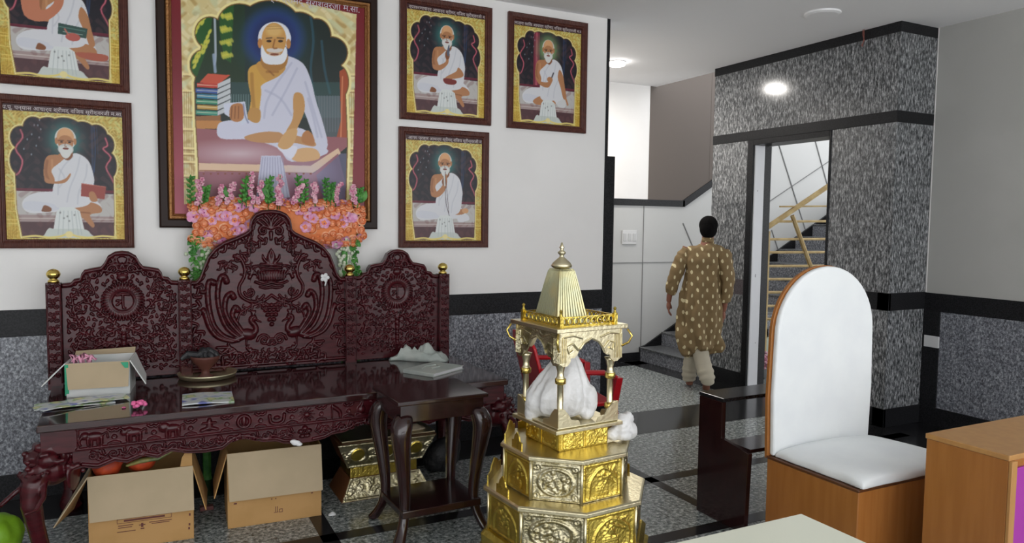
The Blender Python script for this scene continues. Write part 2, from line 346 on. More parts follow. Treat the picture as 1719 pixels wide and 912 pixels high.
def print_mesh(name,x0,x1,z0,z1,nx,nz,tocan,paint,parent,yloc):
    xs=np.linspace(x0,x1,nx);zs=np.linspace(z0,z1,nz);XX,ZZ=np.meshgrid(xs,zs);XX=XX.ravel();ZZ=ZZ.ravel()
    dx=(x1-x0)/nx/4;dz=(z1-z0)/nz/4; acc=0
    for sx,sz in ((-1,-1),(1,-1),(-1,1),(1,1)):
        X,Y=tocan(XX+sx*dx,ZZ+sz*dz); acc=acc+paint(X,Y).C
    acc=np.clip(acc/4/255,0,1); L=np.where(acc<=.04045,acc/12.92,((acc+.055)/1.055)**2.4)
    vs=np.stack([XX,np.full_like(XX,yloc),ZZ],1); i=np.arange((nx-1)*(nz-1));r_=i//(nx-1);c_=i%(nx-1);a=r_*nx+c_
    fs=np.stack([a,a+1,a+1+nx,a+nx],1)
    me=bpy.data.meshes.new(name); me.vertices.add(len(vs)); me.vertices.foreach_set('co',vs.ravel())
    me.loops.add(len(fs)*4); me.loops.foreach_set('vertex_index',fs.ravel()); me.polygons.add(len(fs)); me.polygons.foreach_set('loop_start',np.arange(len(fs))*4); me.polygons.foreach_set('loop_total',np.full(len(fs),4))
    me.update(calc_edges=True)
    at=me.color_attributes.new('print','FLOAT_COLOR','POINT'); at.data.foreach_set('color',np.concatenate([L,np.ones((len(L),1))],1).ravel())
    me.materials.append(M['print']); o=bpy.data.objects.new(name,me); COL.objects.link(o); o.parent=parent; return o
WHT=(212,212,216);SHD=(178,180,190);SK=(176,122,82);SKD=(130,80,50);SKL=(205,155,110);MAR=(110,28,45)
LOBES=[(78,385,44,70),(98,262,58,62),(168,205,58,58),(250,205,80,60),(340,215,110,74),(440,215,75,58),(520,225,60,56),(572,275,48,58),(588,390,44,72)]
COLM=[(90,800),(64,640),(60,380),(110,230),(560,230),(612,380),(612,640),(606,800)]
BLOBES=[(198,236,46,52),(222,120,52,56),(330,88,78,72),(440,96,110,92),(545,108,70,62),(610,132,52,62),(664,192,58,56),(690,300,36,60)]
BCOL=[(182,740),(182,600),(172,440),(168,300),(205,110),(650,110),(712,270),(718,420),(722,520),(716,740)]
def archmask(X,Y,lobes,col,g=0):
    cx=sum(p[0] for p in col)/len(col); m=inpoly(X,Y,[(x+(g if x>cx else -g),y) for x,y in col])
    for a,b,rx,ry in lobes: m|=np.hypot((X-a)/(rx+g),(Y-b)/(ry+g))<1
    return m.astype(float)
def paint_small(kind):
    def fn(X,Y):
        c=Canvas(X,Y,(196,168,82)); GB=[(222,200,120),(150,120,45),(205,215,140)]
        c.noise(GB[0],.13,.7,1);c.noise(GB[1],.17,.6,3);c.noise(GB[2],.09,.5,5)
        for x in (10,20,30,40,52,640,648,658,666): c.line([(x,560),(x+4,800)],3,(150,112,20),.8,False)
        c.put((((Y>560)&((X<75)|(X>622)))*.35),(205,160,30))
        for yy in (520,585,600,655,700,720): 
            c.line([(0,yy),(60,yy+2)],5,(230,205,110),.8,False); c.line([(620,yy),(675,yy+2)],5,(230,205,110),.8,False)
        c.put(archmask(X,Y,LOBES,COLM,11),(228,216,150)); c.put(archmask(X,Y,LOBES,COLM,4),(150,120,60)); m=archmask(X,Y,LOBES,COLM); c.put(m,(24,20,30)); c.mask=m
        if kind=='B':
            c.rect(195,150,255,545,(120,40,60)); c.rect(215,150,235,545,(170,80,95)); halo=(120,150,100)
        else: halo=(52,108,104)
        c.ell(340,265,150,150,halo,.7); c.ell(342,262,100,105,tuple(v*1.12 for v in halo),.8,.6)
        c.rect(485,170,500,520,(50,70,105),.6);c.line([(505,180),(510,300),(500,430)],7,(40,75,120),.7);c.line([(520,180),(524,330)],4,(60,100,140),.5)
        for x,y in ((190,190),(205,210),(155,240),(195,255),(178,300),(150,348),(130,268),(110,320),(200,160),(170,190)): c.ell(x,y,5,8,(150,165,175),.5,.8)
        for q in ([(95,220),(105,260),(65,320),(100,380),(85,440),(65,460)],[(570,240),(582,280),(555,300),(600,345),(570,400),(600,460),(615,490)]):
            c.line(q,15,(110,40,55));c.line(q,7,(190,100,115))
        c.rect(0,530,700,548,(96,22,44)); c.poly([(0,545),(700,552),(700,712),(0,712)],(186,182,178)); c.poly([(0,672),(700,680),(700,712),(0,712)],(160,140,138)); c.rect(0,712,700,810,(78,48,52)); c.noise((110,70,70),.06,.3,8)
        c.rect(0,690,700,696,(210,200,190),.8)
        # crossed legs in white
        c.poly([(95,600),(150,560),(250,545),(420,545),(520,600),(535,640),(480,650),(300,655),(150,665),(100,645)],WHT,True)
        c.poly([(250,610),(120,600),(100,640),(200,655),(300,640)],(200,202,212),True,.7)
        if kind in 'DEA':
            c.poly([(385,625),(470,600),(530,620),(535,655),(470,670),(495,725),(480,740),(440,700),(400,665)],SK,True); c.poly([(200,640),(215,620),(250,635),(245,655),(200,655)],SKD,True)
            c.line([(400,655),(470,660)],8,SKD,.7)
        elif kind=='B':
            c.poly([(200,640),(300,600),(420,640),(380,668),(230,670)],SK,True); c.poly([(440,640),(520,610),(520,670),(450,672)],(205,205,205),True)
        else:
            c.poly([(330,620),(420,590),(520,585),(510,618),(420,625)],SK,True); c.poly([(460,640),(540,620),(560,660),(470,675)],WHT,True)
        # torso: bare shoulder and robe
        c.poly([(265,345),(228,365),(214,430),(222,490),(262,500),(330,490),(330,360)],SK,True); c.line([(235,380),(226,440),(240,485)],18,SKD,.5); c.line([(262,375),(262,440)],14,SKL,.5)
        c.poly([(300,340),(385,332),(370,370),(300,390)],SK,True)
        c.poly([(258,430),(300,390),(375,335),(430,340),(475,380),(498,460),(496,500),(480,590),(430,625),(300,635),(262,600),(262,530),(275,480)],WHT,True)
        for q in ([(380,350),(330,400),(300,460),(290,560)],[(420,350),(400,430),(360,520),(340,600)],[(460,390),(450,460),(410,540),(400,610)],[(300,420),(330,470),(300,520)]): c.line(q,10,SHD,.45)
        if kind in 'BE': c.poly([(455,400),(492,440),(512,520),(530,600),(500,610),(470,530),(440,460)],SK,True)
        # head
        c.poly([(318,290),(372,290),(380,345),(350,372),(312,345)],SKD,True)
        c.ell(341,255,60,62,(205,205,200)); c.ell(341,248,49,52,SKL); c.ell(341,222,44,30,tuple(v*1.05 for v in SKL),.4)
        c.ell(341,275,44,40,SK); c.ell(290,268,9,18,SK); c.ell(394,268,9,18,SK)
        c.ell(341,312,44,30,(196,196,192)); c.poly([(305,300),(375,300),(365,345),(340,362),(315,345)],(214,214,210),True)
        c.ell(341,308,17,6,(120,60,50)); c.line([(300,266),(330,264)],5,(90,62,45)); c.line([(352,264),(382,266)],5,(90,62,45))
        c.ell(318,273,8,4,(40,25,20)); c.ell(363,273,8,4,(40,25,20)); c.line([(341,272),(336,295),(346,297)],5,SKD,.8)
        # arms and held things
        if kind=='D':
            c.poly([(222,470),(270,490),(330,475),(362,442),(362,460),(330,495),(260,503),(222,495)],SK,True)
            c.poly([(425,495),(568,510),(556,582),(420,566)],(150,66,56)); c.line([(425,497),(566,512)],4,(190,110,95),1,False)
            c.poly([(465,560),(475,540),(500,545),(515,590),(480,595)],SK,True)
        elif kind=='A':
            c.poly([(222,470),(270,470),(330,440),(330,395),(350,390),(352,450),(290,500),(230,500)],SK,True); c.ell(345,395,20,30,SKD)
            c.poly([(340,385),(352,330),(362,330),(360,400)],(90,95,110),True)
            c.poly([(330,560),(410,550),(480,530),(480,500),(440,470),(420,500),(340,540)],SK,True); c.poly([(315,555),(420,560),(410,590),(330,590)],(120,45,40),True)
        elif kind=='C':
            c.poly([(222,470),(262,470),(320,420),(340,350),(360,352),(352,440),(290,500),(230,500)],SK,True); c.ell(335,395,20,28,SKD)
            c.line([(345,325),(345,430),(352,540),(385,640)],5,(60,45,50),1); c.line([(352,400),(372,560),(378,620)],4,(60,45,50),.9)
            c.line([(335,335),(340,420)],14,(214,214,210)); c.ell(525,595,30,18,SKL)
        elif kind=='B':
            c.poly([(222,470),(270,500),(340,500),(380,470),(385,490),(340,540),(250,520)],SK,True); c.ell(360,480,28,20,SK)
            c.line([(380,460),(395,430)],12,(60,55,60)); c.line([(520,600),(545,650)],18,SK)
        else:
            c.poly([(130,330),(215,330),(230,440),(300,400),(330,300),(360,330),(345,420),(250,500),(140,480)],(190,120,90),True)
            c.line([(320,330),(330,270),(350,250)],14,SKL); c.line([(340,350),(375,290)],12,SKL); c.line([(345,370),(390,340)],11,SKL)
            c.poly([(325,500),(490,515),(480,570),(320,560)],(52,78,72)); c.line([(330,520),(475,530)],5,(90,130,120)); c.line([(350,545),(460,552)],4,(150,170,160))
            c.ell(405,570,42,22,(180,90,80)); c.line([(380,560),(360,530)],10,(190,110,95)); c.poly([(430,650),(590,650),(600,680),(540,690),(440,675)],(170,90,70),True)
        # white draped stand in front
        c.poly([(300,630),(375,628),(412,650),(440,775),(400,800),(250,800),(262,740),(278,660)],(214,218,216)); c.poly([(210,780),(235,745),(270,750),(430,750),(470,775),(470,800),(210,800)],(196,202,196),True)
        for x in (300,320,345,365,385,400): c.line([(x,650),(x+(x-345)*.35,780)],5,(170,178,178),.7)
        for x,y in ((300,660),(340,680),(380,672),(320,690),(350,705)): c.ell(x,y,7,7,(120,122,120),.5,.8)
        c.mask=None
        c.line([(90,795),(160,788),(230,797),(300,790),(345,775),(390,790),(460,797),(540,788),(620,795)],12,(224,206,120)); c.ell(347,780,22,18,(228,214,150))
        c.put((Y<118)*1.,(60,28,30)); return c
    return fn
def frame_sweep(mb,x0,x1,z0,z1,prof,mi=0):
    # prof: list of (inset, y)
    rings=[]
    for ins,y in prof: rings.append([(x0+ins,y,z0+ins),(x1-ins,y,z0+ins),(x1-ins,y,z1-ins),(x0+ins,y,z1-ins)])
    n=4;vs=[p for r in rings for p in r];fs=[]
    for k in range(len(rings)-1):
        for i in range(4): j=(i+1)%4; fs.append((k*n+i,k*n+j,(k+1)*n+j,(k+1)*n+i))
    mb.add(vs,fs,mi); return mb
def text(body,size,loc,parent,name='caption',m=None,ext=.0,align='CENTER',rot=(PI/2,0,0),sx=1):
    c=bpy.data.curves.new(name,'FONT'); c.body=body; c.size=size; c.align_x=align; c.extrude=ext; c.offset=.0
    c.materials.append(m or M['caption']); o=bpy.data.objects.new(name,c); COL.objects.link(o); o.location=loc; 
    me=bpy.data.meshes.new_from_object(o); bpy.data.objects.remove(o); o=bpy.data.objects.new(name,me); COL.objects.link(o); o.location=loc; o.rotation_euler=rot; o.parent=parent; return o
def small_portrait(kind,x0,x1,z0,z1,label,cap,nx=190,nz=230):
    cx=(x0+x1)/2
    t=thing('framed_portrait',label,'portrait',(cx,D,z0),0,None)
    w=x1-x0;h=z1-z0
    fb=MB(); frame_sweep(fb,-w/2,w/2,0,h,[(0,0),(0,-.028),(.008,-.034),(.030,-.030),(.040,-.022),(.046,-.022),(.05,-.014),(.05,-.005)]); fb.build('frame',M['frame_brown'],t)
    a=.048
    def tocan(X,Z):   # template canvas x 8..672, y 85..808
        u=(X+w/2-a)/(w-2*a); v=1-(Z-a)/(h-2*a); return 2+u*672, 82+v*726
    print_mesh('print',-w/2+a,w/2-a,a,h-a,nx,nz,tocan,paint_small(kind),t,-.010)
    MB().box(-w/2+.01,w/2-.01,-.008,-.001,.01,h-.01).build('backing',M['frame_brown'],t)
    tx=text(cap,.030,(0,-.0115,h-a-.031),t,sx=1.0); 
    return t
PR='paper portrait of a white-robed seated man'
small_portrait('E',-.709,-.037,2.322,3.15,'brown framed portrait at the top left, seated man holding a dark book','प.पू. आचार्य विजय सूरीश्वरजी म.सा.')
small_portrait('D',-.705,-.030,1.425,2.266,'brown framed portrait of a seated man with a red book, lower left on the wall','प.पू. पन्यास आचार्य श्रीमद् विजय सूरीश्वरजी म.सा.')
small_portrait('A',1.593,2.274,2.296,3.125,'upper brown framed portrait beside the large painting, man with one hand raised','प.पू. व्याकरणाचार्य आचार्य श्रीमद् विजय सूरीश्वरजी म.सा.')
small_portrait('C',1.588,2.260,1.418,2.245,'lower brown framed portrait right of the large painting, man holding a beaded string','प.पू. आगम प्रज्ञ आचार्य श्रीमद् विजय सूरीश्वरजी म.सा.')
small_portrait('B',2.408,3.080,2.292,3.124,'brown framed portrait nearest the wall corner, with a pink curtain beside the seated man','परमात्मा रसिक आचार्य श्रीमद् विजय सूरीश्वरजी म.सा.')
# the large one (canvas in zoomed photo units: 2.1725 per pixel from x=250)
def paint_big(X,Y):
    c=Canvas(X,Y,(124,28,36))
    c.put(np.clip((Y-300)/520,0,1)*.35,(200,110,130)); 
    c.poly([(115,-88),(758,50),(742,735),(128,745)],(214,196,140))
    c.noise((236,224,180),.09,.7,1);c.mask=None
    # restrict pattern to the border only is done by painting the mat again around it
    ext=inpoly(X,Y,[(115,-88),(757,52),(741,735),(128,745)]); bg=np.array((112,24,34.))*1.0
    base=Canvas(X,Y,(118,26,36)); base.put(np.clip((Y-250)/560,0,1)*.75*(X<240),(196,104,124)); base.put(np.clip((Y-300)/520,0,1)*.6*(X>600),(140,40,52)); c.C=np.where(ext[:,None],c.C,base.C)
    c.mask=ext.astype(float)
    c.noise((160,120,60),.075,.5,4,.3); c.noise((200,214,180),.05,.5,7,.2)
    for x0 in (128,722):
        for k in range(6): c.line([(x0+k*8,330),(x0+4+k*8,745)],2.5,(160,120,60),.7,False)
        for yy in (270,330,420,470,540,560,590,640,660): c.line([(x0-4,yy),(x0+46,yy+2)],7,(240,222,160),.9,False); c.line([(x0-4,yy+7),(x0+46,yy+9)],3,(140,100,50),.8,False)
    c.put(archmask(X,Y,BLOBES,BCOL,13),(240,226,160)); c.put(archmask(X,Y,BLOBES,BCOL,4),(120,84,40)); m=archmask(X,Y,BLOBES,BCOL); c.put(m,(28,40,36)); c.mask=c.mask*m
    c.rect(150,0,350,300,(30,52,30)); 
    # green and yellow curtain
    c.poly([(150,20),(235,20),(225,120),(200,210),(175,280),(150,280)],(36,84,34)); c.poly([(255,10),(310,10),(305,130),(300,230),(275,215),(258,120)],(36,84,34))
    for i in range(34):
        x=158+(i*37)%70; y=30+(i*53)%230
        if inpoly(np.array([x]),np.array([y]),[(150,20),(235,20),(225,120),(200,210),(175,280),(150,280)])[0]: c.ell(x,y,7,14,(212,204,80),.4,.9,.5)
        x=262+(i*23)%42; y=20+(i*47)%190; c.ell(x,y,6,12,(212,204,80),.4,.8,-.5)
    c.line([(240,60),(243,200),(240,235)],9,(170,180,190)); c.line([(236,200),(242,262)],12,(150,165,190),.9)
    # halo
    c.ell(455,150,165,165,(28,66,72),.6); c.ell(455,140,128,128,(34,62,128),.35,.95); c.ell(455,140,95,98,(26,30,66),.5,.8)
    for q in ([(590,60),(600,150),(590,250),(600,340)],[(630,150),(640,250),(660,340)]): c.line(q,10,(44,86,104),.7)
    c.rect(300,300,720,430,(60,96,96),.55); 
    for x in range(300,370,9): c.line([(x,345),(x,400)],4,(130,150,150),.6,False)
    for x in range(600,700,10): c.line([(x,350),(x,480)],4,(120,130,140),.5,False)
    c.poly([(610,350),(720,350),(720,500),(640,500)],(116,122,130),False,.6); c.poly([(695,260),(728,240),(725,515),(682,510),(700,440)],(166,78,44)); c.line([(706,280),(700,500)],5,(210,130,90)); 
    # platform
    c.poly([(160,425),(262,420),(262,440),(160,445)],(150,100,60)); c.poly([(160,440),(262,440),(300,470),(160,470)],(190,130,70))
    c.poly([(160,468),(760,505),(620,620),(470,640),(180,640)],(150,92,98)); c.put(np.clip(1-np.hypot((X-330)/260,(Y-560)/60),0,1)*.8,(214,196,206))
    c.poly([(175,595),(590,605),(690,540),(700,560),(600,630),(180,625)],(222,190,160)); c.line([(185,622),(596,632)],4,(150,96,70),1,False); c.poly([(175,625),(600,632),(690,560),(740,760),(175,760)],(148,92,104)); c.poly([(610,640),(700,560),(740,560),(740,740),(640,740)],(104,100,130),False,.8)
    c.put(np.clip(1-np.hypot((X-560)/140,(Y-640)/110),0,1)*.5,(190,190,226))
    for x in range(200,600,26): c.ell(x,634,4,3,(130,70,50))
    # books
    bc=[(190,60,50),(60,90,160),(60,130,160),(60,140,110),(190,150,70),(60,140,120)]
    c.poly([(185,300),(215,268),(296,274),(250,312)],(200,84,60)); 
    for i,cc in enumerate(bc):
        yy=302+i*20; c.poly([(175-(i%2)*4,yy),(250,yy+4),(250,yy+20),(175-(i%2)*4,yy+15)],cc); c.poly([(250,yy+4),(297,yy-18),(298,yy-2),(250,yy+20)],(196,200,204)); c.line([(176,yy+7),(248,yy+11)],3,(230,220,190),.8,False); c.line([(250,yy+20),(298,yy)],2.5,(120,120,130),.8,False)
    # legs
    c.poly([(250,460),(285,440),(400,440),(560,470),(620,520),(650,560),(520,590),(470,540),(370,510),(262,505)],(206,206,224),True)
    c.poly([(350,498),(430,480),(520,490),(600,515),(600,535),(520,520),(430,522),(370,515)],(190,140,90),True)
    c.poly([(560,490),(580,476),(602,500),(600,530),(560,520)],(180,120,70),True); c.poly([(510,560),(560,540),(610,545),(620,580),(540,590)],(214,170,120),True); c.poly([(470,535),(540,535),(520,580),(490,560)],(222,222,236),True)
    # torso skin
    c.poly([(405,232),(365,250),(362,300),(372,360),(365,430),(405,445),(425,380),(420,320),(480,270),(490,235)],(206,158,72),True)
    c.line([(375,270),(378,340),(385,420)],14,(150,100,40),.5); c.poly([(400,225),(500,215),(500,270),(440,300),(400,260)],(196,146,72),True); c.line([(430,262),(470,262)],10,(150,96,44),.6); c.line([(420,240),(455,275)],7,(130,80,40),.6)
    # robe
    RB=[(500,205),(560,230),(590,290),(610,370),(635,450),(652,530),(625,560),(590,470),(560,400),(540,460),(510,500),(470,480),(410,470),(400,440),(410,340),(412,310),(470,280),(498,250)]
    c.poly(RB,(206,206,222),True)
    for q in ([(520,230),(470,300),(430,370),(420,430)],[(540,250),(500,330),(450,420)],[(570,300),(600,400),(630,500)],[(580,360),(600,430),(615,500)],[(425,330),(480,360),(520,420)]): c.line(q,9,(170,172,196),.5)
    c.poly([(528,345),(560,345),(568,400),(545,460),(520,505),(495,520),(500,480),(525,430)],(196,146,86),True); c.poly([(500,480),(540,470),(530,520),(500,545),(470,530)],(206,160,104),True)
    c.poly([(360,430),(370,395),(405,400),(405,440),(385,448)],(190,140,72),True)
    # hand with cloth
    c.poly([(272,378),(350,370),(362,440),(340,458),(325,430),(290,425),(275,415)],(206,210,226)); c.poly([(300,385),(340,380),(345,430),(320,445),(295,430)],(180,120,70),True)
    for k in range(3): c.line([(303+k*12,388),(300+k*13,432)],4,(120,70,40),.8)
    c.line([(345,380),(350,420),(362,448)],6,(140,145,175))
    # head
    c.poly([(415,200),(500,190),(500,240),(460,260),(415,245)],(170,120,60),True)
    c.ell(458,125,55,45,(222,224,230)); c.poly([(405,110),(398,145),(412,170),(420,120)],(224,226,232),True); c.poly([(500,100),(518,135),(508,175),(490,150)],(224,226,232),True)
    c.ell(456,145,45,62,(204,152,84)); c.ell(456,112,38,28,(220,180,112),.5); c.ell(405,158,8,18,(190,130,70)); c.ell(509,160,8,18,(190,130,70))
    c.poly([(412,165),(425,190),(440,200),(480,200),(498,170),(505,200),(490,230),(455,236),(420,228),(408,195)],(228,230,236),True)
    c.ell(458,196,22,9,(206,170,140)); c.ell(458,198,16,4,(130,70,50)); c.poly([(432,178),(486,178),(480,190),(438,190)],(214,206,200),True)
    c.line([(428,140),(448,138)],5,(110,84,60)); c.line([(468,138),(492,140)],5,(110,84,60)); c.ell(438,150,9,4.5,(50,32,24)); c.ell(480,150,9,4.5,(50,32,24)); c.line([(459,145),(453,174),(466,176)],6,(150,96,50),.9)
    c.line([(432,106),(485,104)],3,(160,110,60),.6); c.line([(430,97),(482,95)],2.5,(160,110,60),.6)
    # draped stand
    c.poly([(410,568),(480,568),(495,620),(515,720),(390,730),(400,640)],(196,196,216)); 
    for x in range(415,490,9): c.line([(x,575),(x+(x-450)*.5,720)],3.5,(150,150,180),.8,False)
    c.mask=None
    return c
t=thing('framed_portrait','very large framed painting of a bearded man in white, red mat and black frame','portrait',((.105+1.432)/2,D,1.545))
w=1.327;h=1.535
fb=MB(); frame_sweep(fb,-w/2,w/2,0,h,[(0,0),(0,-.035),(.010,-.045),(.045,-.045),(.052,-.035)]); fb.build('frame',M['frame_black'],t)
fb=MB(); frame_sweep(fb,-w/2,w/2,0,h,[(.050,-.035),(.056,-.046),(.068,-.047),(.075,-.036),(.082,-.030),(.086,-.014)]); fb.build('frame_beading',M['frame_gold'],t)
ox=t.location[0]
def tocan(X,Z):
    V=np.stack([X+ox,np.full_like(X,D-.02),Z+1.545],1)-CC; zz=V@F; px=859.5+f_px*(V@RR)/zz; py=456-f_px*(V@UU)/zz; return (px-250)*2.1725,py*2.1725
print_mesh('print',-w/2+.08,w/2-.08,.08,h-.08,300,360,tocan,paint_big,t,-.02)
MB().box(-w/2+.01,w/2-.01,-.014,-.001,.01,h-.01).build('backing',M['frame_black'],t)
text('प.पू. आचार्य श्रीमद् सूरीश्वरजी म.सा.',.056,(w/2-.115,-.023,1.418),t,align='RIGHT',m=mat('lilac_letters',(.6,.55,.62),.6))
#MARK_A
# ------------------------------------------------------------------ CARVED THRONE
def grid_relief(name,lx0,lx1,bot,top,nx,nz,hf,y0,thick,m,parent,flip=1):
    """a carved board facing -y: relief raised over y0, outline bot(x)..top(x)"""
    xs=np.linspace(lx0,lx1,nx); tv=np.linspace(0,1,nz)
    b=np.array([bot(x) for x in xs]);t=np.array([top(x) for x in xs])
    X=np.tile(xs,(nz,1)); Z=b[None,:]+(t-b)[None,:]*tv[:,None]
    Hh=hf(X.ravel(),Z.ravel()).reshape(X.shape)
    V=np.stack([X,y0-Hh,Z],2).reshape(-1,3); n=nx*nz
    vs=[tuple(v) for v in V]; fs=[]
    for k in range(nz-1):
        for i in range(nx-1): a=k*nx+i; fs.append((a,a+1,a+1+nx,a+nx))
    loop=[i for i in range(nx)]+[k*nx+nx-1 for k in range(1,nz)]+[(nz-1)*nx+i for i in range(nx-2,-1,-1)]+[k*nx for k in range(nz-2,0,-1)]
    bk=[(vs[i][0],y0+thick,vs[i][2]) for i in loop]; o=len(vs); vs+=bk; L=len(loop)
    for j in range(L): k=(j+1)%L; fs.append((loop[k],loop[j],o+j,o+k))
    fs.append(tuple(o+j for j in range(L)))
    me=bpy.data.meshes.new(name); me.from_pydata(vs,[],fs); me.materials.append(m)
    sm=[True]*((nx-1)*(nz-1))+[False]*(L+1); me.polygons.foreach_set('use_smooth',sm)
    ob=bpy.data.objects.new(name,me); COL.objects.link(ob); ob.parent=parent; return ob
class Carve:
    def __init__(s,X,Z): s.X=X;s.Z=Z;s.h=np.zeros_like(X)
    def stroke(s,pts,r0,r1,amp,sm=True):
        pts=smooth(pts,3,False) if sm and len(pts)>2 else [np.array(p) for p in pts]
        R=max(r0,r1); xs=[p[0] for p in pts];zs=[p[1] for p in pts]
        m=(s.X>min(xs)-R)&(s.X<max(xs)+R)&(s.Z>min(zs)-R)&(s.Z<max(zs)+R)
        if not m.any(): return
        d,t=segd(s.X[m],s.Z[m],pts); r=r0+(r1-r0)*t; h=amp*np.sqrt(np.clip(1-(d/r)**2,0,1))
        s.h[m]=np.maximum(s.h[m],h)
    def ell(s,cx,cz,rx,rz,amp,rot=0,hollow=0):
        k,q=math.cos(rot),math.sin(rot); x=s.X-cx;z=s.Z-cz; x,z=x*k+z*q,-x*q+z*k; d=np.hypot(x/rx,z/rz)
        h=amp*np.sqrt(np.clip(1-d*d,0,1)) if not hollow else amp*np.sqrt(np.clip(1-((d-1+hollow)/hollow)**2,0,1))
        s.h=np.maximum(s.h,h)
    def curl(s,cx,cz,R,a0,dr,turns,r0,amp,tail=None):
        pts=[]
        for k in range(int(10*turns)+1):
            q=k/(10*turns); rr=R*(1-.82*q); a=a0+dr*q*turns*2*PI; pts.append((cx+rr*math.cos(a),cz+rr*math.sin(a)))
        if tail: pts=[tail]+pts
        s.stroke(pts,r0,r0*.55,amp,False); s.ell(pts[-1][0],pts[-1][1],r0*.9,r0*.9,amp*1.1)
    def leafs(s,pts,n,L,r,amp,seed=0):
        P_=smooth(pts,6,False); N=len(P_); rnd=random.Random(seed)
        for k in range(n):
            i=min(N-2,int((k+.5)/n*(N-1))); p=P_[i]; t=P_[i+1]-p; a=math.atan2(t[1],t[0])+(1 if k%2 else -1)*(.8+rnd.random()*.4)
            s.stroke([(p[0],p[1]),(p[0]+L*math.cos(a),p[1]+L*math.sin(a)),(p[0]+L*1.3*math.cos(a+.5),p[1]+L*1.3*math.sin(a+.5))],r,r*.25,amp)
BED=thing('carved_throne','long reddish rosewood throne seat with carved three-part backrest and elephant head legs','throne seat',(-.413,3.801,0),.022)
BW=2.325; BT=.68
# z helper from the traced centre panel: (X-440)/875 m from its axis, z=1.662-(Y-35)/880
def cz(X,Y): return ((X-440)/870,1.662-(Y-35)/885)
CX=1.15
ctop=[(0,1.662),(.05,1.658),(.09,1.640),(.112,1.61),(.120,1.58),(.122,1.545),(.145,1.525),(.20,1.498),(.27,1.470),(.32,1.435),(.36,1.385),(.385,1.32),(.405,1.262),(.425,1.238),(.475,1.235)]
stop=[(0,1.415),(.035,1.410),(.07,1.388),(.088,1.35),(.105,1.328),(.15,1.320),(.185,1.312),(.20,1.290),(.205,1.268),(.235,1.262),(.25,1.243),(.285,1.240)]
def interp(tab): 
    xs=[a for a,b in tab];ys=[b for a,b in tab]; return lambda x: float(np.interp(abs(x),xs,ys))
ct=interp(ctop); stp=interp(stop)
def rim(C,tab,cx,w,amp,inset=.012):
    pts=[(cx-a,b-inset) for a,b in reversed(tab)]+[(cx+a,b-inset) for a,b in tab[1:]]; C.stroke(pts,w,w,amp,False)
